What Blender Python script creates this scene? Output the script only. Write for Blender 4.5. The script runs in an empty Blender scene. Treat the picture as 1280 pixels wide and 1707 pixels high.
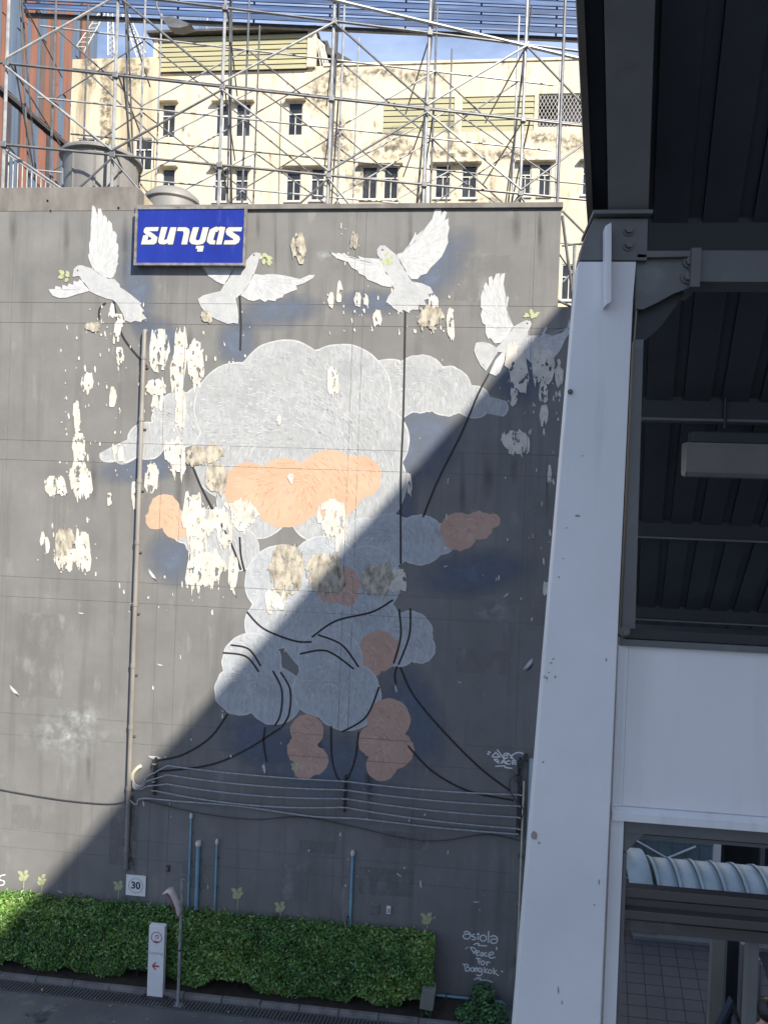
import bpy, bmesh, math, random
import numpy as np
from mathutils import Vector, Matrix, noise
from mathutils.geometry import tessellate_polygon
random.seed(7); rng = np.random.default_rng(7)
SC = bpy.context.scene
COL = SC.collection
R = math.radians

# ------------------------------------------------------------------ camera
FPX = 1250.0; CX, CY = 640.0, 853.5
CAM = Vector((0, -17.6, 11.5))
YAW, PITCH, ROLL = R(-6.155), R(-0.424), R(2.112)
FWD = Vector((math.sin(YAW)*math.cos(PITCH), math.cos(YAW)*math.cos(PITCH), math.sin(PITCH)))
_r = Vector((math.cos(YAW), -math.sin(YAW), 0)); _u = _r.cross(FWD)
RGT = _r*math.cos(ROLL)+_u*math.sin(ROLL); UPV = _u*math.cos(ROLL)-_r*math.sin(ROLL)
cd = bpy.data.cameras.new('camera'); cam = bpy.data.objects.new('camera', cd); COL.objects.link(cam)
cam.matrix_world = Matrix(((RGT.x, UPV.x, -FWD.x, CAM.x), (RGT.y, UPV.y, -FWD.y, CAM.y), (RGT.z, UPV.z, -FWD.z, CAM.z), (0, 0, 0, 1)))
cd.sensor_fit = 'VERTICAL'; cd.sensor_height = 36; cd.lens = 36*FPX/1707; cd.clip_end = 2000; cd.clip_start = 0.05
SC.camera = cam

# ------------------------------------------------------------------ light
SUN = Vector((0.58, -0.70, 0.698)).normalized()
w = bpy.data.worlds.new('World'); SC.world = w; w.use_nodes = True
nt = w.node_tree; nt.nodes.clear()
out = nt.nodes.new('ShaderNodeOutputWorld'); bg = nt.nodes.new('ShaderNodeBackground'); sky = nt.nodes.new('ShaderNodeTexSky')
sky.sky_type = 'NISHITA'; sky.sun_disc = False
sky.sun_elevation = math.asin(SUN.z); sky.sun_rotation = math.atan2(SUN.x, SUN.y)
sky.air_density = 1.0; sky.dust_density = 1.0; sky.ozone_density = 2.2
tc = nt.nodes.new('ShaderNodeTexCoord'); mp = nt.nodes.new('ShaderNodeMapping'); mp.inputs['Scale'].default_value = (2.2, 2.2, 5.0)
nz = nt.nodes.new('ShaderNodeTexNoise'); nz.inputs['Scale'].default_value = 2.3; nz.inputs['Detail'].default_value = 7; nz.inputs['Roughness'].default_value = .55
cr = nt.nodes.new('ShaderNodeValToRGB'); cr.color_ramp.elements[0].position = .30; cr.color_ramp.elements[1].position = .62
cr.color_ramp.elements[1].color = (.8, .8, .8, 1)
mx = nt.nodes.new('ShaderNodeMix'); mx.data_type = 'RGBA'
mx.inputs['B'].default_value = (4.8, 6.0, 8.8, 1)
L = nt.links.new
L(tc.outputs['Generated'], mp.inputs[0]); L(mp.outputs[0], nz.inputs['Vector']); L(nz.outputs['Fac'], cr.inputs[0])
L(cr.outputs[0], mx.inputs['Factor']); L(sky.outputs[0], mx.inputs['A']); L(mx.outputs['Result'], bg.inputs[0]); L(bg.outputs[0], out.inputs[0])
bg.inputs[1].default_value = 0.085
sd = bpy.data.lights.new('sun', 'SUN'); sun = bpy.data.objects.new('sun', sd); COL.objects.link(sun)
sd.energy = 5.0; sd.angle = R(0.53); sd.color = (1, .925, .80)
sun.rotation_euler = SUN.to_track_quat('Z', 'Y').to_euler()
SC.view_settings.view_transform = 'Standard'; SC.view_settings.look = 'None'; SC.view_settings.gamma = 1
SC.view_settings.exposure = 0.92

# ------------------------------------------------------------------ pixel helpers (photo pixels, 1280x1707)
def ray(px, py): return FWD + RGT*((px-CX)/FPX) - UPV*((py-CY)/FPX)
def W(px, py, Y=0.0):
    d = ray(px, py); return CAM + d*((Y-CAM.y)/d.y)
def WZ(px, py, Z=0.0):
    d = ray(px, py); return CAM + d*((Z-CAM.z)/d.z)
def WP(px, py, p0, n):
    d = ray(px, py); return CAM + d*((p0-CAM).dot(n)/d.dot(n))
def proj(p):
    v = p-CAM; z = v.dot(FWD); return CX+FPX*v.dot(RGT)/z, CY-FPX*v.dot(UPV)/z
def XW(px, py, Y=0): return W(px, py, Y).x
def ZW(px, py, Y=0): return W(px, py, Y).z

# ------------------------------------------------------------------ materials
MATS = {}
def mat(name, c1, c2=None, rough=.7, metal=0, scale=3, detail=6, lo=.35, hi=.65, bump=0, bscale=60, stretch=(1, 1, 1), c3=None, s3=(1, 1, 1), sc3=1.2, lo3=.5, hi3=.7, spec=None, bstretch=(1, 1, 1), c4=None, s4=(1, 1, 1), sc4=8, lo4=.6, hi4=.65, attr=None):
    m = bpy.data.materials.new(name); m.use_nodes = True; MATS[name] = m
    t = m.node_tree; b = t.nodes['Principled BSDF']; b.inputs['Roughness'].default_value = rough; b.inputs['Metallic'].default_value = metal
    if spec is not None: b.inputs['Specular IOR Level'].default_value = spec
    co = t.nodes.new('ShaderNodeTexCoord').outputs['Object']
    def noise_fac(sc, st, a, z, det=6):
        q = t.nodes.new('ShaderNodeMapping'); q.inputs['Scale'].default_value = st; t.links.new(co, q.inputs[0])
        n = t.nodes.new('ShaderNodeTexNoise'); n.inputs['Scale'].default_value = sc; n.inputs['Detail'].default_value = det; n.inputs['Roughness'].default_value = .6
        t.links.new(q.outputs[0], n.inputs['Vector'])
        r = t.nodes.new('ShaderNodeMapRange'); r.inputs['From Min'].default_value = a; r.inputs['From Max'].default_value = z; r.clamp = True
        t.links.new(n.outputs['Fac'], r.inputs['Value']); return r.outputs[0]
    def mixc(f, A, B):
        x = t.nodes.new('ShaderNodeMix'); x.data_type = 'RGBA'; t.links.new(f, x.inputs['Factor'])
        if isinstance(A, tuple): x.inputs['A'].default_value = (*A, 1)
        else: t.links.new(A, x.inputs['A'])
        x.inputs['B'].default_value = (*B, 1); return x.outputs['Result']
    cur = tuple(c1)
    if c2: cur = mixc(noise_fac(scale, stretch, lo, hi, detail), cur, tuple(c2))
    if c3: cur = mixc(noise_fac(sc3, s3, lo3, hi3), cur, tuple(c3))
    if c4: cur = mixc(noise_fac(sc4, s4, lo4, hi4), cur, tuple(c4))
    if attr:
        a = t.nodes.new('ShaderNodeAttribute'); a.attribute_name = attr
        x = t.nodes.new('ShaderNodeMix'); x.data_type = 'RGBA'; x.blend_type = 'MULTIPLY'; x.inputs['Factor'].default_value = 1
        if isinstance(cur, tuple): x.inputs['A'].default_value = (*cur, 1)
        else: t.links.new(cur, x.inputs['A'])
        t.links.new(a.outputs['Color'], x.inputs['B']); cur = x.outputs['Result']
    if isinstance(cur, tuple): b.inputs['Base Color'].default_value = (*cur, 1)
    else: t.links.new(cur, b.inputs['Base Color'])
    if bump:
        f = noise_fac(bscale, bstretch, 0, 1)
        bp = t.nodes.new('ShaderNodeBump'); bp.inputs['Strength'].default_value = bump; bp.inputs['Distance'].default_value = .02
        t.links.new(f, bp.inputs['Height']); t.links.new(bp.outputs[0], b.inputs['Normal'])
    return m
M_wall = mat('grey_wall_paint', (.138, .137, .134), (.185, .183, .178), .85, scale=.8, lo=.3, hi=.7, bump=.12, bscale=25,
             c3=(.105, .104, .102), s3=(2.2, 1, .16), sc3=1.3, lo3=.52, hi3=.82, c4=(.235, .233, .226), s4=(1, 1, .35), sc4=2.2, lo4=.60, hi4=.78)
M_repl = mat('light_repaint', (.225, .224, .22), (.205, .204, .20), .85, scale=2.5, lo=.3, hi=.7, stretch=(1, 1, .5))
M_repd = mat('dark_repaint', (.175, .174, .172), (.19, .189, .186), .85, scale=2.5, lo=.3, hi=.7, stretch=(1, 1, .5))
broken_list = [M_repl, M_repd]
M_cap = mat('coping_concrete', (.20, .19, .175), (.12, .11, .10), .9, scale=2, stretch=(1, 1, .4), bump=.3)
M_wallback = mat('groove_mortar', (.115, .114, .112), (.17, .168, .162), .9, scale=6)
M_cream = mat('cream_plaster', (.66, .58, .43), (.58, .50, .365), .9, scale=.6, c3=(.36, .30, .21), s3=(1.5, 1, .3), sc3=1.3, lo3=.54, hi3=.74,
              c4=(.13, .115, .09), s4=(1.2, 1, .5), sc4=2.0, lo4=.585, hi4=.72, bump=.2, bscale=10)
M_creamstain = mat('cream_plaster_stained', (.58, .50, .35), (.34, .28, .19), .9, scale=1.0, stretch=(1.6, 1, .12), lo=.40, hi=.60, c3=(.12, .10, .075), s3=(1.3, 1, .2), sc3=1.2, lo3=.58, hi3=.72)
M_slatgreen = mat('pale_green_sheet', (.37, .35, .21), (.30, .28, .17), .6, scale=1.5, stretch=(.3, 1, 3))
M_glass = mat('dark_window_glass', (.012, .013, .015), (.05, .055, .06), .12, scale=.7)
M_frame = mat('white_window_frame', (.62, .60, .55), (.5, .48, .43), .5, scale=4)
M_roofmetal = mat('brown_roof_sheet', (.05, .045, .04), (.09, .08, .07), .6, scale=3)
M_lav = mat('lavender_wall', (.62, .55, .66), (.5, .45, .55), .8, scale=2)
M_galv = mat('galvanised_steel', (.36, .365, .37), (.22, .225, .23), .5, metal=.3, scale=4, lo=.4, hi=.65, c3=(.18, .13, .10), sc3=5, lo3=.66, hi3=.75)
M_galvd = mat('dull_steel', (.15, .155, .165), (.09, .092, .10), .5, metal=.3, scale=4, c3=(.14, .09, .07), sc3=5, lo3=.62, hi3=.75)
M_bill = mat('blue_sheet', (.055, .10, .22), (.03, .05, .11), .45, scale=1.2, stretch=(.3, 1, 4), c3=(.16, .22, .33), s3=(.2, 1, 6), sc3=1.4, lo3=.55, hi3=.75)
M_signblue = mat('sign_blue', (.006, .016, .20), (.009, .024, .245), .28, scale=1.2, stretch=(1.5, 1, .3), c3=(.03, .05, .28), s3=(5, 1, .7), sc3=1.0, lo3=.60, hi3=.72)
M_signwhite = mat('sign_cream_letter', (.56, .54, .49), (.50, .48, .43), .5, scale=10)
M_signdark = mat('sign_dark_outline', (.035, .035, .06), None, .5)
M_signframe = mat('sign_frame_metal', (.16, .15, .15), (.33, .31, .29), .45, metal=.4, scale=5)
M_bird = mat('white_bird_paint', (.40, .41, .415), (.32, .335, .35), .8, scale=3, lo=.45, hi=.75)
M_birdw = mat('white_feather_paint', (.50, .50, .495), (.35, .365, .38), .8, scale=9, stretch=(1, 1, .3), lo=.42, hi=.72)
M_birdline = mat('feather_line_paint', (.37, .385, .40), None, .8)
M_cloud = mat('grey_cloud_paint', (.30, .31, .32), (.41, .42, .425), .85, scale=16, stretch=(1, 1, .25), lo=.35, hi=.72, c3=(.26, .275, .285), sc3=.9, lo3=.5, hi3=.75)
M_cloudb = mat('blue_grey_cloud_paint', (.31, .33, .355), (.43, .45, .47), .85, scale=16, stretch=(.7, 1, .3), lo=.35, hi=.72, c3=(.30, .33, .37), sc3=1.1, lo3=.5, hi3=.75)
M_cloudw = mat('white_cloud_edge_paint', (.50, .50, .495), (.36, .37, .38), .85, scale=6, lo=.35, hi=.65)
M_peach = mat('peach_paint', (.47, .285, .185), (.53, .36, .26), .8, scale=1.1, lo=.3, hi=.7)
M_peachd = mat('peach_outline_paint', (.30, .13, .09), None, .8)
M_rose = mat('rosy_beige_paint', (.46, .31, .25), (.39, .25, .195), .8, scale=1.3, lo=.3, hi=.7)
M_clouds = mat('grey_cloud_stroke_paint', (.22, .24, .265), (.27, .29, .31), .85, scale=6)
M_peachl = mat('peach_light_stroke', (.60, .39, .27), None, .85)
M_peachs = mat('peach_dark_stroke', (.41, .225, .135), None, .85)
M_rosel = mat('rose_light_stroke', (.52, .37, .31), None, .85)
M_roses = mat('rose_dark_stroke', (.31, .185, .14), None, .85)
M_black = mat('black_line_paint', (.018, .017, .018), None, .7)
M_leafpaint = mat('leaf_green_paint', (.30, .33, .16), (.42, .43, .28), .8, scale=14)
M_peel = mat('bare_plaster', (.58, .555, .50), (.42, .39, .335), .9, scale=4, lo=.4, hi=.7, bump=.3, bscale=30)
M_peels = mat('stained_plaster', (.46, .42, .34), (.16, .14, .11), .9, scale=5.5, stretch=(1.2, 1, .6), lo=.42, hi=.68, bump=.3, bscale=30)
def broken(m, lo, hi, sc):
    t = m.node_tree; b = t.nodes['Principled BSDF']; co = t.nodes.new('ShaderNodeTexCoord'); q = t.nodes.new('ShaderNodeMapping'); q.inputs['Scale'].default_value = (1, 1, .55); t.links.new(co.outputs['Object'], q.inputs[0])
    n = t.nodes.new('ShaderNodeTexNoise'); n.inputs['Scale'].default_value = sc; n.inputs['Detail'].default_value = 5; n.inputs['Roughness'].default_value = .6; t.links.new(q.outputs[0], n.inputs['Vector'])
    r = t.nodes.new('ShaderNodeMapRange'); r.inputs['From Min'].default_value = lo; r.inputs['From Max'].default_value = hi; t.links.new(n.outputs['Fac'], r.inputs['Value']); t.links.new(r.outputs[0], b.inputs['Alpha'])
[broken(q_, .36, .66, 2.2) for q_ in broken_list]; broken(M_peel, .40, .43, 7); broken(M_peels, .36, .42, 6)
M_letters = mat('white_spray_paint', (.72, .74, .74), (.6, .62, .62), .7, scale=9)
M_pipe = mat('grey_downpipe', (.24, .225, .205), (.17, .16, .15), .55, scale=2, stretch=(1, 1, .5))
M_blue = mat('blue_pvc', (.20, .38, .48), (.15, .29, .38), .45, scale=4)
M_palepipe = mat('pale_conduit', (.55, .52, .38), (.40, .37, .28), .5, scale=5)
M_cable = mat('cable_rubber', (.035, .035, .04), (.06, .06, .065), .6, scale=8)
M_cableg = mat('cable_grey', (.34, .35, .37), (.22, .23, .25), .5, scale=12)
M_iron = mat('black_iron', (.02, .02, .022), (.05, .05, .05), .6, scale=9)
M_porc = mat('insulator_porcelain', (.55, .53, .5), None, .3)
M_asph = mat('asphalt', (.085, .088, .088), (.135, .14, .135), .85, scale=.5, bump=.4, bscale=90, c3=(.24, .245, .24), s3=(.7, 1.3, 1), sc3=.5, lo3=.56, hi3=.62, c4=(.03, .03, .03), sc4=1.3, lo4=.62, hi4=.72)
M_kerb = mat('kerb_concrete', (.22, .215, .2), (.13, .125, .12), .9, scale=3, bump=.3)
M_soil = mat('planting_soil', (.03, .024, .018), (.05, .04, .03), .95, scale=5)
M_leaf = mat('hedge_leaf', (.080, .165, .038), (.128, .235, .06), .36, scale=1.2, attr='Col')
M_dry = mat('dry_leaf', (.20, .14, .06), (.30, .22, .10), .8, scale=9, attr='Col')
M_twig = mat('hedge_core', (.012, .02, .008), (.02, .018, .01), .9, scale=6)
M_fern = mat('shrub_leaf', (.04, .115, .035), (.075, .17, .055), .4, scale=1.6, attr='Col')
M_white = mat('white_enamel', (.74, .75, .75), (.66, .67, .67), .4, scale=2)
M_red = mat('red_print', (.42, .03, .05), None, .5)
M_maroon = mat('maroon_print', (.22, .05, .07), None, .5)
M_greyprint = mat('grey_print', (.33, .33, .34), None, .5)
M_navy = mat('dark_print', (.02, .03, .05), None, .5)
M_pinkring = mat('faded_ring_print', (.50, .42, .44), None, .5)
M_alu = mat('white_painted_steel', (.73, .74, .755), (.65, .66, .675), .42, scale=1.1, detail=8, lo=.35, hi=.7, c3=(.50, .50, .49), s3=(5, 5, .35), sc3=1.6, lo3=.56, hi3=.85, c4=(.16, .15, .14), s4=(1, 1, .6), sc4=11, lo4=.715, hi4=.755, bump=.05, bscale=18)
M_greysteel = mat('grey_painted_steel', (.135, .14, .138), (.11, .114, .114), .5, scale=1.5, c3=(.18, .18, .17), sc3=4, lo3=.6, hi3=.75)
M_scuff = mat('column_scuff', (.28, .26, .25), (.36, .28, .26), .7, scale=9)
M_beam = mat('grey_beam_paint', (.20, .205, .205), (.165, .17, .17), .5, scale=1.5, c3=(.12, .12, .12), sc3=2.5, lo3=.55, hi3=.75)
M_rail = mat('brown_grey_rail_paint', (.085, .08, .075), (.065, .062, .058), .5, scale=1.5, stretch=(.4, 1, 1), c3=(.13, .125, .115), sc3=3, lo3=.6, hi3=.75)
M_dark = mat('dark_steel', (.026, .030, .037), (.02, .023, .028), .55, scale=2)
M_deck = mat('roof_deck_sheet', (.055, .062, .072), (.042, .047, .056), .5, scale=1.3, c3=(.08, .085, .085), sc3=3, lo3=.68, hi3=.8)
M_panel = mat('white_board', (.75, .745, .765), (.70, .695, .715), .45, scale=1.0, c3=(.62, .615, .62), s3=(3, 1, .3), sc3=1.2, lo3=.55, hi3=.85, c4=(.35, .34, .33), sc4=16, lo4=.76, hi4=.78)
M_ribgutter = mat('weathered_gutter', (.14, .125, .105), (.08, .07, .06), .7, scale=3, stretch=(1, .4, 1))
M_diff = mat('frosted_diffuser', (.17, .165, .15), (.14, .135, .125), .4, scale=2)
M_poly = mat('pale_blue_vault_sheet', (.23, .29, .31), (.30, .36, .38), .4, scale=1.5, c3=(.22, .28, .30), sc3=2.5, lo3=.55, hi3=.7)
M_gate = mat('teal_grey_sheet', (.16, .22, .24), (.12, .17, .19), .5, scale=1.5)
M_tile = mat('dark_paving_tile', (.030, .032, .040), (.042, .043, .05), .6, scale=1.1)
M_grout = mat('grout', (.02, .02, .024), None, .9)
M_olive = mat('olive_grey_panel', (.19, .19, .16), (.15, .15, .13), .5, scale=1.2, stretch=(2, 2, .3))
M_terra = mat('terracotta_cladding', (.27, .115, .07), (.21, .09, .055), .6, scale=1.2, stretch=(1, 1, .2))
M_brown = mat('brown_cladding', (.15, .105, .085), (.115, .085, .07), .6, scale=1.2, stretch=(1, 1, .2))
M_slate = mat('slate_blue_cladding', (.12, .155, .21), (.09, .12, .165), .5, scale=1.2, stretch=(1, 1, .2))
M_charc = mat('charcoal_cladding', (.05, .042, .042), (.07, .06, .06), .6, scale=1.2)
M_tank = mat('grey_tank', (.21, .205, .195), (.16, .155, .15), .55, scale=1.2, stretch=(1, 1, .5), c3=(.16, .16, .155), sc3=1.6, lo3=.6, hi3=.75)
M_conc = mat('plain_concrete', (.30, .29, .27), (.22, .21, .2), .9, scale=.4)
M_skin = mat('skin', (.42, .24, .16), None, .55)
M_hair = mat('black_hair', (.008, .007, .007), (.02, .018, .018), .45, scale=30)
M_shirt = mat('charcoal_shirt', (.05, .05, .06), (.07, .07, .08), .9, scale=20)
M_trouser = mat('dark_trousers', (.03, .03, .04), None, .9)
M_lamp = mat('weathered_white_hood', (.62, .55, .53), (.5, .43, .41), .5, scale=4)
def soft_mat(name, c, op):
    m = bpy.data.materials.new(name); m.use_nodes = True; t = m.node_tree; b = t.nodes['Principled BSDF']
    b.inputs['Base Color'].default_value = (*c, 1); b.inputs['Roughness'].default_value = .85
    a = t.nodes.new('ShaderNodeAttribute'); a.attribute_name = 'Fade'
    co = t.nodes.new('ShaderNodeTexCoord'); n = t.nodes.new('ShaderNodeTexNoise'); n.inputs['Scale'].default_value = 2.5; n.inputs['Detail'].default_value = 5
    t.links.new(co.outputs['Object'], n.inputs['Vector'])
    k = t.nodes.new('ShaderNodeMath'); k.operation = 'MULTIPLY'; t.links.new(a.outputs['Fac'], k.inputs[0]); t.links.new(n.outputs['Fac'], k.inputs[1])
    k2 = t.nodes.new('ShaderNodeMath'); k2.operation = 'MULTIPLY'; k2.use_clamp = True; t.links.new(k.outputs[0], k2.inputs[0]); k2.inputs[1].default_value = op*2
    if 'white' in name:
        mr = t.nodes.new('ShaderNodeMapRange'); mr.inputs['From Min'].default_value = .42; mr.inputs['From Max'].default_value = .68; t.links.new(n.outputs['Fac'], mr.inputs['Value']); t.links.new(mr.outputs[0], k.inputs[1]); n.inputs['Scale'].default_value = 3.4; n.inputs['Detail'].default_value = 9; n.inputs['Roughness'].default_value = .65
    t.links.new(k2.outputs[0], b.inputs['Alpha']); return m
M_bluesoft = soft_mat('soft_blue_paint', (.12, .15, .21), .66)
M_mold = soft_mat('white_free_mold_stain', (.115, .105, .085), .6)
M_wash = soft_mat('dark_wash_stain', (.085, .084, .082), .3)
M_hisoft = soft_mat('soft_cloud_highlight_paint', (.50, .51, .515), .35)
M_whitesoft = soft_mat('soft_white_paint', (.45, .48, .475), .36)

# ------------------------------------------------------------------ object helpers
def link(name, me, m=None, parent=None):
    o = bpy.data.objects.new(name, me); COL.objects.link(o)
    if m is not None and me is not None and not me.materials: me.materials.append(m)
    if parent is not None:
        o.parent = parent; o.matrix_parent_inverse = ROOTM[parent.name]
    ROOTM[o.name] = Matrix.Identity(4); return o
ROOTM = {}
def thing(name, label, cat, loc=(0, 0, 0), group=None):
    o = bpy.data.objects.new(name, None); COL.objects.link(o); o.location = loc; o.empty_display_size = .2
    ROOTM[o.name] = Matrix.Translation(Vector(loc)).inverted()
    return tag(o, label, cat, group)
def tag(o, label, cat, group=None):
    o['label'] = label; o['category'] = cat
    if group: o['group'] = group
    return o
def struct(o): o['kind'] = 'structure'; return o
def stuff(o): o['kind'] = 'stuff'; return o
class MB:
    def __init__(s): s.v = []; s.f = []
    def add(s, v, f):
        n = len(s.v); s.v += [tuple(p) for p in v]; s.f += [tuple(i+n for i in q) for q in f]; return s
    def box(s, x0, x1, y0, y1, z0, z1):
        return s.add([(x0, y0, z0), (x1, y0, z0), (x1, y1, z0), (x0, y1, z0), (x0, y0, z1), (x1, y0, z1), (x1, y1, z1), (x0, y1, z1)],
                     [(0, 3, 2, 1), (4, 5, 6, 7), (0, 1, 5, 4), (1, 2, 6, 5), (2, 3, 7, 6), (3, 0, 4, 7)])
    def obox(s, o, a, b, c):            # oriented box: corner o, edge vectors a b c
        o, a, b, c = map(Vector, (o, a, b, c)); P = [o, o+a, o+a+b, o+b, o+c, o+a+c, o+a+b+c, o+b+c]
        F = [(0, 3, 2, 1), (4, 5, 6, 7), (0, 1, 5, 4), (1, 2, 6, 5), (2, 3, 7, 6), (3, 0, 4, 7)]
        if a.cross(b).dot(c) < 0: F = [tuple(reversed(q)) for q in F]
        return s.add(P, F)
    def prism(s, poly, ext):            # poly: ordered 3-D points, ext: extrusion vector
        poly = [Vector(p) for p in poly]; ext = Vector(ext); n = len(poly)
        s.add(poly+[p+ext for p in poly], [tuple(range(n)), tuple(reversed(range(n, 2*n)))]+[(i, i+n, (i+1) % n+n, (i+1) % n) for i in range(n)]); return s
    def tube(s, pts, r, seg=8, cap=True):
        pts = [Vector(p) for p in pts]; n = len(pts); rs = r if isinstance(r, (list, tuple)) else [r]*n
        ref = None; V = []
        for i, p in enumerate(pts):
            t = (pts[min(i+1, n-1)]-pts[max(i-1, 0)]).normalized()
            if ref is None: ref = t.orthogonal().normalized()
            ref = (ref-t*ref.dot(t)); ref = ref.normalized() if ref.length > 1e-6 else t.orthogonal().normalized()
            b = t.cross(ref)
            for k in range(seg):
                a = 2*math.pi*k/seg; V.append(p+(ref*math.cos(a)+b*math.sin(a))*rs[i])
        F = [(i*seg+k, i*seg+(k+1) % seg, (i+1)*seg+(k+1) % seg, (i+1)*seg+k) for i in range(n-1) for k in range(seg)]
        if cap: F += [tuple(reversed(range(seg))), tuple(range((n-1)*seg, n*seg))]
        return s.add(V, F)
    def lathe(s, c, prof, seg=28, axis='Z'):
        c = Vector(c); V = []
        for (r, h) in prof:
            for k in range(seg):
                a = 2*math.pi*k/seg; q = (r*math.cos(a), r*math.sin(a), h)
                V.append(c+(Vector(q) if axis == 'Z' else Vector((q[2], q[0], q[1])) if axis == 'X' else Vector((q[0], q[2], q[1]))))
        F = [(i*seg+k, i*seg+(k+1) % seg, (i+1)*seg+(k+1) % seg, (i+1)*seg+k) for i in range(len(prof)-1) for k in range(seg)]
        F += [tuple(reversed(range(seg))), tuple(range((len(prof)-1)*seg, len(prof)*seg))]
        return s.add(V, F)
    def build(s, name, m, parent=None, smooth=False, bevel=0):
        me = bpy.data.meshes.new(name); me.from_pydata(s.v, [], s.f); me.update()
        bm = bmesh.new(); bm.from_mesh(me); bmesh.ops.recalc_face_normals(bm, faces=bm.faces)
        if bevel: bmesh.ops.bevel(bm, geom=bm.edges[:], offset=bevel, segments=2, profile=.6, affect='EDGES', clamp_overlap=True)
        bm.to_mesh(me); bm.free()
        if smooth:
            me.polygons.foreach_set('use_smooth', [True]*len(me.polygons))
            try: me.set_sharp_from_angle(angle=R(40))
            except Exception: pass
        return link(name, me, m, parent)
def box(name, x0, x1, y0, y1, z0, z1, m, parent=None, bevel=0): return MB().box(x0, x1, y0, y1, z0, z1).build(name, m, parent, bevel=bevel)
def tube(name, pts, r, m, parent=None, seg=8): return MB().tube(pts, r, seg).build(name, m, parent, smooth=True)
def catmull(pts, n=6, closed=False):
    P = [Vector(p) for p in pts]; N = len(P); out = []
    rngk = range(N if closed else N-1)
    for i in rngk:
        p0, p1, p2, p3 = (P[(i-1) % N], P[i], P[(i+1) % N], P[(i+2) % N]) if closed else (P[max(i-1, 0)], P[i], P[i+1], P[min(i+2, N-1)])
        for k in range(n):
            t = k/n; out.append(.5*((2*p1)+(p2-p0)*t+(2*p0-5*p1+4*p2-p3)*t*t+(3*p1-p0-3*p2+p3)*t*t*t))
    if not closed: out.append(P[-1])
    return out
# ---- paint on the wall plane: photo pixels -> wall X,Z, a thin skin some mm proud of the wall
ZS = [z+11.5 for z in (4.744, 4.241, 1.317, .825, -2.086, -2.589, -5.503, -6.037, -8.405, -8.851)]
VS = [XW(25.4, 351), XW(262, 1002), XW(294, 1008), XW(557, 1400), XW(573, 1400), XW(876, 795)]
GAP = .0045
def paint(name, polys, m, layer, parent, cut=True, Y0=0.0):
    V = []; F = []
    for ip, poly in enumerate(polys):
        q = [W(p[0], p[1], Y0) for p in poly]; n = len(V)
        V += [(p.x, Y0-.003-.0005*layer-.00004*(ip % 25), p.z) for p in q]
        for t in tessellate_polygon([[Vector((p.x, p.z, 0)) for p in q]]): F.append(tuple(i+n for i in t))
    me = bpy.data.meshes.new(name); me.from_pydata(V, [], F); me.update()
    bm = bmesh.new(); bm.from_mesh(me)
    bmesh.ops.remove_doubles(bm, verts=bm.verts[:], dist=1e-5)
    if cut:
        xs = [v[0] for v in V]; zs = [v[2] for v in V]; strips = []
        for z in ZS:
            if min(zs) < z < max(zs): strips.append(('z', z))
        for x in VS:
            if min(xs) < x < max(xs): strips.append(('x', x))
        for ax, c in strips:
            for s in (-GAP, GAP):
                co = (0, 0, c+s) if ax == 'z' else (c+s, 0, 0); no = (0, 0, 1) if ax == 'z' else (1, 0, 0)
                bmesh.ops.bisect_plane(bm, geom=bm.verts[:]+bm.edges[:]+bm.faces[:], plane_co=co, plane_no=no)
            dead = [f for f in bm.faces if abs((f.calc_center_median().z if ax == 'z' else f.calc_center_median().x)-c) < GAP*.98]
            if dead: bmesh.ops.delete(bm, geom=dead, context='FACES')
    for f in bm.faces:
        f.normal_update()
        if f.normal.y > 0: f.normal_flip()
    bm.to_mesh(me); bm.free(); return link(name, me, m, parent)
def ribbon(pts, wd, n=5, taper=0, smooth=True):
    P = catmull([Vector((p[0], p[1], 0)) for p in pts], n) if smooth and len(pts) > 2 else [Vector((p[0], p[1], 0)) for p in pts]
    Lf, Rt = [], []; N = len(P)
    for i, p in enumerate(P):
        t = (P[min(i+1, N-1)]-P[max(i-1, 0)])
        t = t.normalized() if t.length > 1e-6 else Vector((1, 0, 0)); nn = Vector((-t.y, t.x, 0)); h = wd/2*(1-taper*i/(N-1))
        Lf.append(p+nn*h); Rt.append(p-nn*h)
    return [[Lf[i], Lf[i+1], Rt[i+1], Rt[i]] for i in range(N-1)]
def strokes(name, lines, wd, m, layer, parent, cut=False, n=5, smooth=True, taper=0, Y0=0.0):
    q = []
    for il, l in enumerate(lines): q += [(il, r_) for r_ in ribbon(l, wd, n, taper, smooth)]
    V = []; F = []
    for il, poly in q:
        k = len(V); V += [(a.x, Y0-.003-.0005*layer-.00002*(il % 23), a.z) for a in (W(p[0], p[1], Y0) for p in poly)]; F.append((k, k+1, k+2, k+3))
    me = bpy.data.meshes.new(name); me.from_pydata(V, [], F); me.update()
    bm = bmesh.new(); bm.from_mesh(me)
    for f in bm.faces:
        f.normal_update()
        if f.normal.y > 0: f.normal_flip()
    bm.to_mesh(me); bm.free(); return link(name, me, m, parent)
def sub(pts, ox, oy, s): return [(ox+x/s, oy+y/s) for x, y in pts]
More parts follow.
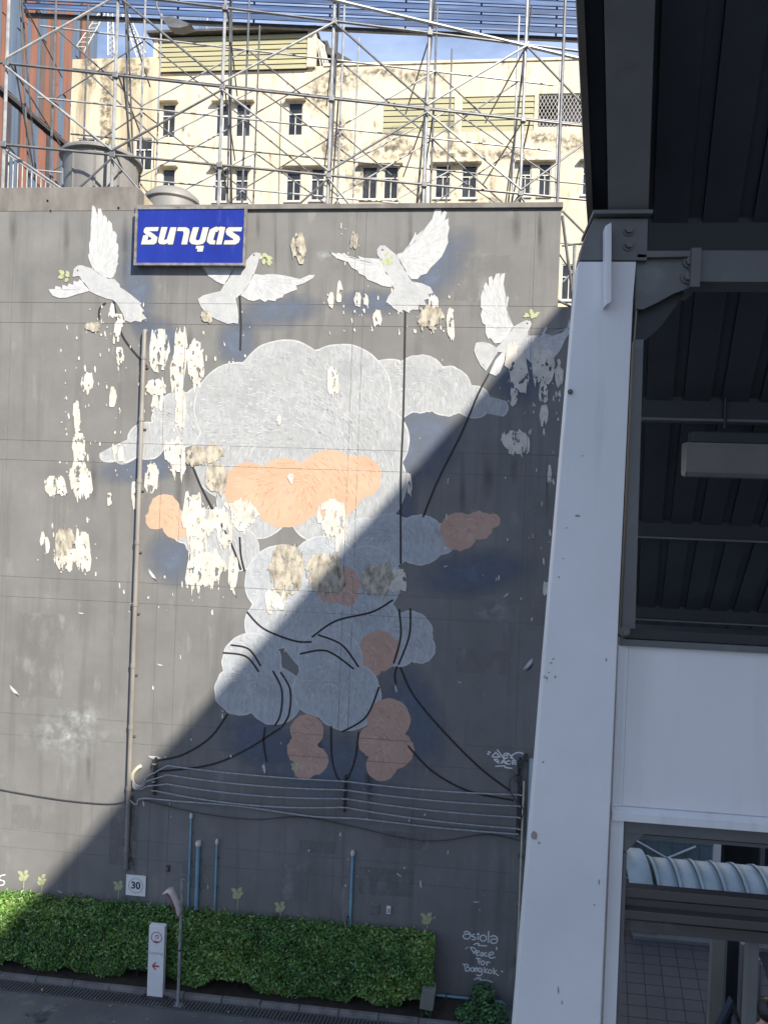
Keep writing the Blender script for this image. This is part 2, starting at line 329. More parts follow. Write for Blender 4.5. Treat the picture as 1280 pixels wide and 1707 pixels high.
def furry(pts, amp=7, step=3.2, seed=0, grow=0, lean=.35):
    rd = random.Random(seed); P = catmull([Vector((p[0], p[1], 0)) for p in pts], 14, True)
    D = [0]
    for i in range(len(P)): D.append(D[-1]+(P[(i+1) % len(P)]-P[i]).length)
    area = sum(P[i].x*P[(i+1) % len(P)].y-P[(i+1) % len(P)].x*P[i].y for i in range(len(P))); sg = 1 if area > 0 else -1
    out = []; n = int(D[-1]/step); j = 0
    for k in range(n):
        d = D[-1]*k/n
        while D[j+1] < d: j += 1
        a, b = P[j], P[(j+1) % len(P)]; f = (d-D[j])/max(1e-6, D[j+1]-D[j]); p = a.lerp(b, f); t = (b-a).normalized(); nr = Vector((t.y, -t.x, 0))*sg
        h = grow+(amp*(.35+.65*rd.random()) if k % 2 else -amp*.12*rd.random())
        out.append(p+nr*h+t*sg*(lean*h if k % 2 else 0))
    return [(p.x, p.y) for p in out]
SOFTN = [0]
def soft(name, poly, m, layer, parent, inner=.45, Y0=0.0):
    SOFTN[0] += 1; layer = layer+SOFTN[0]*.004
    P = catmull([Vector((p[0], p[1], 0)) for p in poly], 6, True); c = sum(P, Vector())/len(P); n = len(P)
    rings = [(0.02, 1), (inner, 1), (1, 0)]; V = []; A = []; F = []
    for k, (s, a) in enumerate(rings):
        for p in P:
            q = W(c.x+(p.x-c.x)*s, c.y+(p.y-c.y)*s, Y0); V.append((q.x, Y0-.003-.0005*layer, q.z)); A.append(a)
    for k in range(2):
        for i in range(n): F.append((k*n+i, k*n+(i+1) % n, (k+1)*n+(i+1) % n, (k+1)*n+i))
    me = bpy.data.meshes.new(name); me.from_pydata(V, [], F)
    at = me.attributes.new('Fade', 'FLOAT', 'POINT'); at.data.foreach_set('value', A); me.update()
    return link(name, me, m, parent)
def text_mesh(name, s, size, origin, m, parent, xdir=(1, 0, 0), bold=0):
    cu = bpy.data.curves.new('t', 'FONT'); cu.body = s; cu.size = size; cu.align_x = 'CENTER'; cu.align_y = 'CENTER'; cu.offset = bold
    o = bpy.data.objects.new('t', cu); COL.objects.link(o)
    dg = bpy.context.evaluated_depsgraph_get(); me = bpy.data.meshes.new_from_object(o.evaluated_get(dg)); bpy.data.objects.remove(o)
    O = Vector(origin); X = Vector(xdir).normalized()
    for v in me.vertices: v.co = O+X*v.co.x+Vector((0, 0, 1))*v.co.y
    me.materials.clear(); me.name = name; return link(name, me, m, parent)
def disc_ring(c, r0, r1, xd, y, seg=32):     # ring in a vertical plane facing -Y
    V = []; F = []
    for k in range(seg):
        a = 2*math.pi*k/seg
        for r in (r0, r1): V.append((c.x+r*math.cos(a), y, c.z+r*math.sin(a)))
    for k in range(seg): F.append((2*k, 2*((k+1) % seg), 2*((k+1) % seg)+1, 2*k+1))
    return MB().add(V, F)

# ================================================================== GROUND
MB().add([(-300, -200, 0), (300, -200, 0), (300, 400, 0), (-300, 400, 0)], [(0, 1, 2, 3)]).build('ground', M_asph)
struct(bpy.data.objects['ground'])

# ================================================================== GREY MURAL BUILDING
gb = thing('grey_building', 'grey concrete building with a large weathered mural on its blank side wall', 'building', (-5, .2, 0))
TOPR = ZW(600, 345); TOPL = ZW(100, 312); XS = XW(228, 330); XR = XW(935.8, 341); XR2 = 2.9; ZN = ZW(930, 513)
zs = [0]+sorted(ZS)+[TOPR-.06]
xs = [-16.5, VS[0], VS[1], VS[2], VS[3], VS[4], VS[5], XR]
for i in range(len(xs)-1):
    for j in range(len(zs)-1):
        x1 = xs[i+1]
        if i == len(xs)-2 and zs[j+1] < ZN+.3: x1 = XR2
        z1 = zs[j+1]
        if x1 == XR2 and j == len(zs)-3: pass
        box('wall_panel', xs[i]+GAP, x1-(0 if i == len(xs)-2 else GAP), 0, .1, zs[j]+GAP, z1-(GAP if j < len(zs)-2 else 0), M_wall, gb)
box('wall_core', -16.5, XR-.02, .007, .35, 0, TOPR-.05, M_wallback, gb)
box('side_wall', XR-.12, XR-.004, .104, 9, ZN, TOPR-.08, M_wall, gb)
box('lower_side_wall', XR2-.3, XR2-.006, .104, 9, 0, ZN-.03, M_wall, gb)
box('coping', XS+.01, XR+.03, -.07, .4, TOPR-.06, TOPR+.06, M_cap, gb, bevel=.01)
box('raised_parapet', -16.5, XS, -.004, .42, TOPR-.055, TOPL, M_cap, gb, bevel=.012)
box('roof_slab', -16.5, XR-.13, .36, 9, TOPR-1.3, TOPR-1.05, M_conc, gb)
box('parapet_return', XS-.22, XS-.02, .43, 6, TOPR-1.05, TOPL-.02, M_creamstain, gb)

# ================================================================== ADDED SHADOW-CASTING BLOCK (unseen, right of the frame)
zt = 16.23+(15-1.95)*1.204
nb = thing('shadow_caster_block', 'tall pale block added unseen outside the right edge of the photo that shades the wall', 'building', (30, -34, 0))
box('block_wall', 15.2, 45, -62, -4, 0, zt-.5, M_conc, nb)
box('roof_parapet', 15, 45.2, -62.2, -3.8, zt-.5, zt, M_cap, nb)
for k in range(8): box('floor_ledge', 15.05, 15.19, -62, -4, 3+k*3.4, 3.3+k*3.4, M_cap, nb)

# ================================================================== MURAL (generic clouds, cords and birds in place of the artwork)
mu = thing('wall_mural', 'faded mural of pale fluffy clouds, peach shapes and white birds on grey wall', 'mural', (-3.5, -.01, 5))
def oval(cx, cy, rx, ry, an=0, n=12):
    ca, sa = math.cos(R(an)), math.sin(R(an)); return [(cx+rx*math.cos(t)*ca-ry*math.sin(t)*sa, cy+rx*math.cos(t)*sa+ry*math.sin(t)*ca) for t in np.linspace(0, 2*math.pi, n+1)[:-1]]
for v_ in ((730, 450, 95, 45, -50), (620, 505, 70, 26, 0), (228, 470, 34, 110, -8), (268, 560, 55, 34, 30), (460, 520, 90, 32, -8), (395, 570, 40, 50, 0), (700, 730, 80, 100, 30), (660, 840, 40, 70, 0), (240, 780, 95, 30, -8), (290, 930, 55, 55, 0), (790, 955, 110, 45, -8), (690, 1190, 55, 110, -20), (540, 1270, 170, 60, 8), (870, 620, 70, 60, 0), (430, 1230, 80, 50, 10)):
    soft('painted_shade', oval(*v_), M_bluesoft, 0, mu, .3)
for poly in ([(20, 1220), (100, 1170), (170, 1200), (210, 1235), (120, 1280), (50, 1255)], [(90, 1185), (150, 1165), (190, 1200), (120, 1225)], [(525, 420), (560, 415), (565, 440), (535, 440)], [(780, 1000), (850, 990), (860, 1040), (790, 1030)]):
    soft('painted_mist', poly, M_whitesoft, 1, mu, .2)
CLN = [0]
def puff(lobes, m, rim=2.2, hi=True):
    CLN[0] += 1; k = CLN[0]; layer = 2+k*.7
    cx = sum(l[0]*l[2] for l in lobes)/sum(l[2] for l in lobes); cy = sum(l[1]*l[2] for l in lobes)/sum(l[2] for l in lobes)
    def outline(g):
        pts = []; n = 150
        for i in range(n):
            a = 2*math.pi*i/n; ux, uy = math.cos(a), math.sin(a); best = 4
            for (x, y, r) in lobes:
                dx, dy = x-cx, y-cy; pr_ = dx*ux+dy*uy; q_ = dx*dx+dy*dy-pr_*pr_
                if q_ < (r+g)**2: best = max(best, pr_+math.sqrt((r+g)**2-q_))
            best += 2.2*noise.noise(Vector((ux*6+k*3, uy*6, g*.1)))
            pts.append((cx+ux*best, cy+uy*best))
        return pts
    o = paint('painted_cloud', [outline(0)], m, layer+.35, mu)
    if rim: e_ = paint('cloud_rim', [outline(rim)], M_cloudw, layer, mu); e_.parent = o; e_.matrix_parent_inverse = Matrix.Identity(4)
    rs = random.Random(k*7+1); LT, DK = [], []; ol = outline(-3)
    def inside(x, y):
        return any((x-a)**2+(y-b)**2 < (r-4)**2 for a, b, r in lobes)
    for (x, y, r) in lobes:
        for _ in range(int(r*r/26)):
            a = rs.uniform(0, 6.28); q_ = r*math.sqrt(rs.random()); px_, py_ = x+q_*math.cos(a), y+q_*math.sin(a); ln = rs.uniform(5, 12)
            an = math.atan2(py_-cy, px_-cx)*.35+1.1+rs.uniform(-.35, .35); ex_, ey_ = px_+ln*math.cos(an), py_+ln*math.sin(an)
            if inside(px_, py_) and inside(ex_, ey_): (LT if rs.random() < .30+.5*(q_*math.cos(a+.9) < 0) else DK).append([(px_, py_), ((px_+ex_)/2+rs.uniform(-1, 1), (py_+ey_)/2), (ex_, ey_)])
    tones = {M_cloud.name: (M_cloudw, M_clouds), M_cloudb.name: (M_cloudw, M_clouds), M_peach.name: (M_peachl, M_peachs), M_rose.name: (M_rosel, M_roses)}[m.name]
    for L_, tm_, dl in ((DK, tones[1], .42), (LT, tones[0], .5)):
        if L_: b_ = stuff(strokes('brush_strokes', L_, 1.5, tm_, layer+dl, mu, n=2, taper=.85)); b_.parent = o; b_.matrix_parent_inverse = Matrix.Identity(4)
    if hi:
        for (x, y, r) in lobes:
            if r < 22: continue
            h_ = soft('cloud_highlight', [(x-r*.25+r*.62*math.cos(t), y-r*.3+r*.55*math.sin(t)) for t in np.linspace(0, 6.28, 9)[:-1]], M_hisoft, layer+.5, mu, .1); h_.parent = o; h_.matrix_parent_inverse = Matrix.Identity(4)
    return o
puff([(300, 700, 45), (350, 690, 50), (245, 735, 30), (205, 755, 17), (178, 760, 10)], M_cloud)
puff([(650, 650, 50), (700, 640, 47), (745, 652, 40), (790, 670, 26), (832, 680, 14)], M_cloud)
puff([(400, 680, 75), (475, 648, 80), (570, 655, 80), (620, 735, 60), (390, 765, 68), (500, 760, 100), (605, 805, 72), (425, 835, 62), (540, 845, 60)], M_cloud)
puff([(350, 893, 42), (395, 915, 36), (310, 880, 24)], M_cloud)
puff([(275, 850, 26), (294, 874, 24), (260, 866, 17)], M_peach, 0, False)
puff([(650, 900, 42), (700, 900, 40), (608, 905, 40), (735, 898, 24)], M_cloudb)
puff([(765, 886, 32), (798, 876, 24), (822, 868, 12)], M_rose, 0, False)
puff([(415, 812, 42), (475, 822, 58), (550, 808, 58), (600, 795, 36)], M_peach, 0, False)
puff([(470, 970, 60), (540, 955, 60), (612, 968, 56), (452, 1040, 42), (540, 1050, 70), (622, 1040, 44)], M_cloudb)
puff([(572, 972, 28), (552, 985, 22), (580, 992, 18)], M_rose, 0, False)
puff([(682, 1058, 38), (700, 1080, 24), (665, 1085, 25)], M_cloudb)
puff([(632, 1085, 34), (615, 1110, 22)], M_rose, 0, False)
puff([(420, 1105, 48), (400, 1150, 40), (458, 1160, 46)], M_cloudb)
puff([(550, 1100, 52), (578, 1160, 56), (532, 1150, 42)], M_cloudb)
puff([(512, 1218, 28), (505, 1250, 26), (524, 1268, 24), (508, 1282, 18)], M_rose, 0, False)
puff([(648, 1200, 36), (625, 1235, 28), (658, 1250, 32), (636, 1276, 26)], M_rose, 0, False)
cords = [[(190, 500), (205, 560), (246, 612)], [(177, 505), (167, 515), (166, 533)], [(400, 492), (402, 540), (401, 584)], [(676, 476), (675, 560), (672, 700), (668, 800), (668, 940)], [(835, 590), (800, 650), (770, 720), (730, 800), (705, 862)],
         [(412, 1020), (440, 1048), (490, 1068), (520, 1070)], [(520, 1062), (560, 1035), (620, 1020), (655, 1000)], [(385, 1075), (415, 1082), (435, 1110)], [(372, 1088), (410, 1094), (432, 1120)],
         [(468, 1120), (484, 1150), (482, 1190), (470, 1212)], [(455, 1118), (470, 1150), (468, 1190), (458, 1210)], [(500, 1090), (545, 1085), (590, 1115)], [(530, 1058), (570, 1075), (598, 1112)], [(570, 1220), (610, 1195), (632, 1145)],
         [(665, 1015), (668, 1060), (656, 1106)], [(684, 1014), (682, 1060), (664, 1108)], [(662, 1110), (658, 1125), (660, 1140)], [(667, 1112), (690, 1160), (740, 1220), (800, 1280), (850, 1318)],
         [(680, 1243), (720, 1285), (780, 1318), (856, 1334)], [(380, 1190), (350, 1230), (305, 1258), (262, 1268)], [(468, 1213), (410, 1250), (350, 1275), (265, 1286)], [(442, 1212), (440, 1240), (445, 1270)], [(552, 1210), (553, 1260), (562, 1295), (574, 1303)], [(598, 1220), (592, 1265), (580, 1298)], [(400, 895), (402, 925), (408, 952)], [(320, 772), (340, 820), (385, 905), (402, 950)]]
for c in cords: strokes('painted_cord', [c], 3.2, M_black, 15.2, mu, n=8)
# birds
def bird(parts, root_pts, eye, ox, oy, s, sprig, layer=16):
    body = paint('painted_bird', [sub(parts['body'], ox, oy, s)], M_bird, layer, mu)
    def kid(o): o.parent = body; o.matrix_parent_inverse = Matrix.Identity(4); return o
    for k, wg in enumerate(parts['wings']):
        q = sub(wg, ox, oy, s); kid(paint('wing', [q], M_birdw, layer+1+k, mu)); rt = sub([root_pts[k]], ox, oy, s)[0]; n = len(q)
        ar = sum(q[i][0]*q[(i+1) % n][1]-q[(i+1) % n][0]*q[i][1] for i in range(n)); L_ = []
        for i in range(n):
            a, b, c = q[i-1], q[i], q[(i+1) % n]
            cr_ = (b[0]-a[0])*(c[1]-b[1])-(b[1]-a[1])*(c[0]-b[0])
            d = math.hypot(b[0]-rt[0], b[1]-rt[1])
            if cr_*ar < 0 and d > 12: L_.append([b, ((b[0]*.55+rt[0]*.45)+1.2, b[1]*.55+rt[1]*.45), (b[0]*.3+rt[0]*.7, b[1]*.3+rt[1]*.7)])
        for l_ in L_: kid(strokes('feather_line', [l_], 1.3, M_birdline, layer+3+k, mu, taper=.8))
    L_ = [[*map(tuple, sub(e, ox, oy, s))] for e in parts.get('lines', [])]
    for l_ in L_: kid(strokes('feather_line', [l_], 1.3, M_birdline, layer+2, mu, taper=.6))
    def inp(x, y, pl):
        c_ = False; j = len(pl)-1
        for i in range(len(pl)):
            if (pl[i][1] > y) != (pl[j][1] > y) and x < (pl[j][0]-pl[i][0])*(y-pl[i][1])/(pl[j][1]-pl[i][1])+pl[i][0]: c_ = not c_
            j = i
        return c_
    rb = random.Random(int(ox)); bc = sub([parts['body'][len(parts['body'])//2]], ox, oy, s)[0]
    for kk, (q_, rt) in enumerate([(parts['body'], None)]+list(zip(parts['wings'], root_pts))):
        z_ = sub(q_, ox, oy, s); xa = [p[0] for p in z_]; ya = [p[1] for p in z_]; rt = sub([rt], ox, oy, s)[0] if rt else bc; SA, SB = [], []
        for _ in range(int((max(xa)-min(xa))*(max(ya)-min(ya))/22)):
            x, y = rb.uniform(min(xa), max(xa)), rb.uniform(min(ya), max(ya)); d_ = math.hypot(x-rt[0], y-rt[1])
            if d_ < 4: continue
            l_ = rb.uniform(6, 13) if kk else rb.uniform(3, 7); tx, ty = x+(rt[0]-x)/d_*l_+rb.uniform(-1, 1), y+(rt[1]-y)/d_*l_+rb.uniform(-1, 1)
            if inp(x, y, z_) and inp(tx, ty, z_): (SA if rb.random() < .5 else SB).append([(x, y), (tx, ty)])
        for L2, m2, dl in ((SA, M_birdline, 2.3), (SB, M_cloudw, 2.4)):
            if L2: kid(stuff(strokes('feather_strokes', L2, 1.1, m2, layer+dl, mu, taper=.8)))
    for q_ in [parts['body']]+parts['wings']:
        z_ = sub(q_, ox, oy, s); kid(strokes('white_edge', [z_+[z_[0]]], 1.5, M_cloudw, layer+2.5, mu, smooth=False))
    ex, ey = sub([eye], ox, oy, s)[0]
    kid(paint('eye', [[(ex+1.4*math.cos(a), ey+1.4*math.sin(a)) for a in np.linspace(0, 6.28, 9)[:-1]]], M_black, layer+5, mu, cut=False))
    lv = []
    for (lx, ly, an, ln) in sprig:
        lx, ly = sub([(lx, ly)], ox, oy, s)[0]; ca, sa = math.cos(an), math.sin(an)
        lv.append([(lx+ca*ln*u-sa*v*ln*.32, ly+sa*ln*u+ca*v*ln*.32) for u, v in ((0, 0), (.3, 1), (.7, .8), (1, 0), (.7, -.8), (.3, -1))])
    kid(paint('leaf_sprig', lv, M_leafpaint, layer+5, mu, cut=False))
bird({'body': [(355, 885), (370, 800), (410, 765), (460, 765), (520, 785), (580, 800), (650, 850), (760, 905), (820, 920), (870, 970), (880, 1010), (930, 1040), (1000, 1090), (1125, 1195), (1095, 1200), (1150, 1275), (1110, 1280), (1180, 1360), (1130, 1365), (1115, 1390), (1050, 1375), (1000, 1395), (940, 1370), (920, 1300), (850, 1180), (800, 1140), (730, 1125), (640, 1090), (550, 1050), (480, 960), (440, 890), (420, 870), (385, 875)],
      'wings': [[(575, 85), (600, 110), (628, 200), (640, 120), (665, 125), (690, 215), (705, 195), (730, 225), (738, 290), (755, 255), (785, 290), (798, 380), (822, 378), (843, 420), (835, 500), (858, 525), (860, 580), (852, 620), (862, 650), (845, 720), (858, 730), (835, 790), (830, 830), (800, 890), (760, 905), (700, 890), (640, 850), (590, 820), (535, 680), (525, 625), (545, 640), (540, 510), (555, 480), (560, 300)],
                [(80, 1030), (155, 1030), (160, 995), (210, 1005), (235, 1035), (240, 980), (295, 1000), (310, 965), (360, 985), (365, 935), (410, 950), (430, 920), (465, 945), (550, 1040), (470, 1060), (380, 1085), (290, 1115), (200, 1120), (130, 1095)],
                [(790, 1180), (770, 1250), (775, 1320), (800, 1350), (825, 1320), (810, 1200)]],
      'lines': [[(1095, 1200), (950, 1120)], [(1110, 1280), (960, 1160)], [(1050, 1375), (930, 1210)], [(1000, 1395), (900, 1230)]]},
     [(620, 830), (540, 1030), (800, 1180)], (408, 815), 70, 330, 6.737,
     [(320, 880, 3.4, 9), (310, 870, 4.2, 9), (250, 870, 4.1, 11), (255, 880, 2.9, 11), (260, 850, 3.6, 11), (300, 900, 2.2, 9)])
bird({'body': [(545, 190), (590, 140), (625, 125), (670, 135), (650, 180), (630, 250), (600, 330), (560, 410), (480, 520), (420, 570), (440, 650), (450, 740), (445, 810), (400, 800), (350, 812), (300, 790), (250, 770), (190, 740), (140, 700), (95, 650), (65, 575), (110, 545), (200, 520), (285, 500), (340, 400), (400, 300), (470, 230), (520, 210)],
      'wings': [[(600, 335), (680, 345), (780, 335), (900, 350), (1050, 385), (1140, 345), (1190, 345), (1170, 370), (1080, 420), (1010, 440), (1020, 480), (960, 500), (890, 530), (880, 555), (820, 570), (810, 590), (740, 580), (710, 600), (660, 570), (600, 590), (550, 580), (480, 540), (560, 430)],
                [(90, 200), (115, 270), (150, 320), (165, 350), (200, 370), (240, 400), (310, 430), (350, 390), (400, 300), (420, 200), (300, 140)]],
      'lines': [[(400, 800), (390, 640)], [(300, 790), (330, 640)], [(190, 740), (280, 620)], [(95, 650), (240, 570)]]},
     [(600, 380), (380, 320)], (603, 148), 320, 400, 5.818,
     [(680, 140, .3, 11), (700, 180, 1.6, 11), (740, 190, 1.3, 12), (720, 170, .2, 12), (690, 150, 2.2, 9), (740, 200, .6, 9)])
bird({'body': [(440, 440), (440, 400), (465, 370), (500, 370), (535, 400), (590, 445), (650, 540), (690, 620), (720, 665), (800, 680), (870, 710), (893, 755), (850, 765), (870, 800), (820, 810), (838, 855), (770, 850), (775, 890), (720, 890), (690, 912), (650, 890), (625, 912), (575, 880), (550, 850), (512, 830), (530, 790), (580, 720), (560, 690), (510, 590), (480, 500), (455, 460)],
      'wings': [[(600, 440), (650, 425), (700, 360), (740, 290), (750, 258), (760, 290), (830, 230), (890, 150), (920, 50), (940, 40), (960, 75), (955, 130), (990, 85), (1005, 95), (985, 160), (1020, 148), (1015, 190), (1025, 220), (1010, 290), (1015, 340), (985, 410), (960, 460), (920, 500), (870, 550), (838, 595), (790, 610), (765, 640), (720, 640), (690, 600), (640, 530)],
                [(50, 420), (100, 440), (115, 430), (150, 440), (165, 430), (220, 475), (300, 485), (280, 455), (330, 472), (470, 480), (500, 580), (585, 680), (550, 705), (480, 695), (430, 670), (360, 645), (340, 615), (290, 595), (280, 570), (230, 545), (200, 500), (110, 470)]],
      'lines': [[(850, 765), (740, 710)], [(820, 810), (720, 730)], [(770, 850), (690, 740)], [(690, 912), (660, 750)], [(575, 880), (610, 740)]]},
     [(620, 470), (500, 540)], (480, 403), 540, 335, 4.923,
     [(470, 490, .5, 11), (500, 480, .2, 11), (520, 490, 1.2, 10), (540, 470, -.6, 9), (500, 460, -1.0, 9), (560, 490, 1.9, 8)])
bird({'body': [(640, 610), (630, 590), (590, 578), (540, 600), (460, 645), (410, 720), (330, 820), (285, 855), (220, 815), (150, 797), (80, 805), (65, 880), (90, 950), (130, 1030), (180, 1085), (230, 1000), (300, 890), (380, 900), (420, 950), (560, 950), (620, 800), (600, 690)],
      'wings': [[(460, 640), (420, 560), (390, 440), (410, 340), (395, 330), (380, 390), (355, 200), (370, 95), (340, 105), (318, 170), (320, 98), (285, 105), (255, 180), (240, 125), (210, 140), (215, 230), (180, 190), (160, 230), (165, 290), (150, 260), (135, 330), (130, 440), (150, 460), (130, 520), (150, 600), (180, 620), (180, 700), (205, 760), (230, 750), (270, 805), (330, 800), (400, 720)],
                [(600, 735), (740, 730), (790, 640), (800, 650), (770, 710), (860, 735), (960, 700), (1010, 650), (1025, 560), (1045, 600), (1030, 690), (980, 770), (930, 880), (870, 950), (650, 1010), (560, 930)],
                [(350, 900), (280, 980), (220, 1110), (280, 1135), (320, 1100), (360, 1000), (375, 910)]],
      'lines': [[(80, 880), (200, 850)], [(100, 970), (210, 890)], [(150, 1050), (230, 930)]]},
     [(430, 700), (620, 780), (360, 900)], (600, 605), 780, 440, 6.094,
     [(640, 560, -1.2, 12), (620, 540, -2.4, 10), (660, 540, -.6, 10), (640, 520, -1.6, 11), (600, 530, 3.0, 7), (680, 510, -.3, 8)])
# sprigs painted above the hedge, loose feathers
for (x, y, h, n) in ((40, 1468, 22, 6), (70, 1475, 20, 5), (198, 1484, 20, 6), (396, 1498, 24, 6), (467, 1520, 22, 6), (711, 1540, 24, 6), (492, 1284, 16, 6)):
    lv = []
    for k in range(n):
        an = -1.57+(-1)**k*(.5+.25*(k % 3)); hy = y-h*.5+h*.75*(1-(k//2)/(n/2)); ln = h*.46; ca, sa = math.cos(an), math.sin(an)
        lv.append([(x+ca*ln*(u+.1)-sa*v*ln*.33, hy-h*.2+sa*ln*(u+.1)+ca*v*ln*.33) for u, v in ((0, 0), (.35, 1), (.7, .8), (1, 0), (.7, -.8), (.35, -1))])
    o = paint('painted_sprig', lv, M_leafpaint, 17, mu, cut=False)
    s = strokes('stem', [[(x, y+h*.75), (x+1, y), (x, y-h*.4)]], 1.3, M_leafpaint, 16, mu); s.parent = o; s.matrix_parent_inverse = Matrix.Identity(4)
for (x, y, a, l) in ((24, 1150, .9, 22), (254, 957, 1.0, 22), (136, 1022, .2, 10), (267, 1108, .3, 11), (880, 1107, -.8, 26), (766, 1137, .5, 8), (742, 944, -.2, 8), (843, 992, -.6, 12), (665, 1458, .7, 12), (793, 1503, .1, 11), (660, 1148, 1.4, 14), (441, 1281, 1.5, 18), (101, 1486, .5, 10), (258, 1262, .2, 22), (390, 985, 1.3, 18)):
    ca, sa = math.cos(a), math.sin(a)
    paint('painted_feather', [[(x+ca*l*u-sa*v*l, y+sa*l*u+ca*v*l) for u, v in ((-.5, 0), (-.2, .13), (.2, .12), (.5, -.06), (.2, -.1), (-.2, -.06))]], M_birdw, 17, mu, cut=False)
    if l > 15: paint('feather_shade', [[(x+3+ca*l*u-sa*v*l, y+6+sa*l*u+ca*v*l) for u, v in ((-.4, 0), (0, .1), (.4, -.02), (0, -.06))]], M_signdark, 1, mu, cut=False)
# writing
wr = thing('artist_signature', 'white handwritten lettering reading Peace For Bangkok low on the dark wall', 'lettering', W(800, 1600, -.01))
T = lambda l: sub(l, 740, 1530, 9.646)
def ell(cx, cy, rx, ry, n=14): return [(cx+rx*math.cos(a), cy+ry*math.sin(a)) for a in np.linspace(0, 6.5, n)]
sg = [[(315, 235), (360, 215), (405, 235), (425, 275), (410, 320), (370, 338), (325, 325), (305, 295), (330, 265), (380, 258), (425, 275)], [(495, 262), (455, 272), (450, 295), (490, 310), (505, 335), (480, 352), (440, 345)], [(545, 290), (548, 355)], ell(548, 262, 12, 10), ell(628, 325, 50, 48), [(715, 210), (710, 400)],
      [(740, 310), (790, 285), (840, 305), (858, 345), (840, 395), (795, 408), (755, 395), (750, 360), (790, 340), (858, 345)], [(470, 430), (520, 410), (560, 415), (550, 440), (620, 445), (690, 450)], [(345, 497), (360, 483)], [(370, 465), (385, 478)],
      [(420, 470), (485, 580)], [(420, 470), (480, 480), (510, 520), (490, 550), (460, 540)], [(520, 565), (560, 552), (560, 530), (530, 530), (515, 565), (530, 600), (570, 600)], [(580, 570), (620, 555), (635, 580), (625, 610), (595, 610), (590, 590), (635, 580)], [(690, 565), (660, 565), (650, 595), (670, 615), (700, 610)], [(720, 600), (790, 580), (780, 550), (740, 555), (715, 590), (725, 630), (770, 645), (820, 630)], [(840, 465), (848, 515)],
      [(510, 645), (590, 660)], [(540, 650), (565, 745)], [(555, 700), (590, 695)], ell(622, 722, 28, 32), [(680, 700), (690, 770)], [(685, 735), (705, 705), (740, 725)],
      [(295, 745), (380, 745)], [(325, 750), (350, 855)], [(380, 745), (385, 780), (340, 800), (400, 800), (410, 840), (350, 858)], ell(455, 830, 28, 30), [(485, 800), (492, 865)], [(500, 800), (505, 865)], [(505, 820), (530, 800), (540, 865)], ell(575, 835, 25, 30), [(605, 810), (608, 890), (585, 925), (540, 925), (525, 905)],
      [(645, 790), (650, 885)], [(700, 815), (655, 850), (705, 885)], ell(740, 862, 28, 30), [(795, 800), (800, 910)], [(850, 840), (805, 870), (880, 930)], [(915, 850), (945, 870)], [(480, 995), (530, 970), (590, 975), (575, 1000), (680, 1000), (780, 1035)], [(770, 1130), (805, 1170), (790, 1210)]]
strokes('brush_stroke', [T(l) for l in sg], 2.0, M_letters, 3, wr)
tg = thing('spray_tag', 'small white spray tag beside the cable bracket at the right wall end', 'graffiti', W(845, 1265, -.01))
T = lambda l: sub(l, 800, 1230, 8.98)
sg = [[(115, 205), (160, 220)], [(105, 235), (140, 248)], [(225, 208), (300, 290)], [(240, 215), (180, 280), (300, 285)], [(255, 175), (370, 330)], [(350, 260), (410, 260), (400, 230), (360, 240), (350, 280), (385, 305), (420, 285)], [(420, 225), (510, 330)], [(455, 310), (480, 260), (540, 225), (600, 220), (670, 250)],
      [(205, 320), (285, 385)], [(205, 320), (270, 320)], [(235, 350), (290, 345)], [(310, 385), (350, 330), (380, 390)], [(325, 365), (375, 365)], [(450, 345), (410, 345), (390, 370), (415, 395), (455, 385)], [(540, 345), (490, 340), (475, 365), (490, 375), (540, 370)], [(480, 380), (500, 405), (545, 390)], [(225, 425), (370, 418), (375, 440), (500, 458)]]
strokes('brush_stroke', [T(l) for l in sg], 2.1, M_letters, 3, tg)
tg = thing('spray_scrawl', 'white S-shaped spray scrawl at the far left above the hedge', 'graffiti', W(2, 1465, -.01))
strokes('brush_stroke', [[(10, 1458), (2, 1460), (0, 1466), (8, 1469), (6, 1475), (-4, 1476)]], 2.0, M_letters, 3, tg)
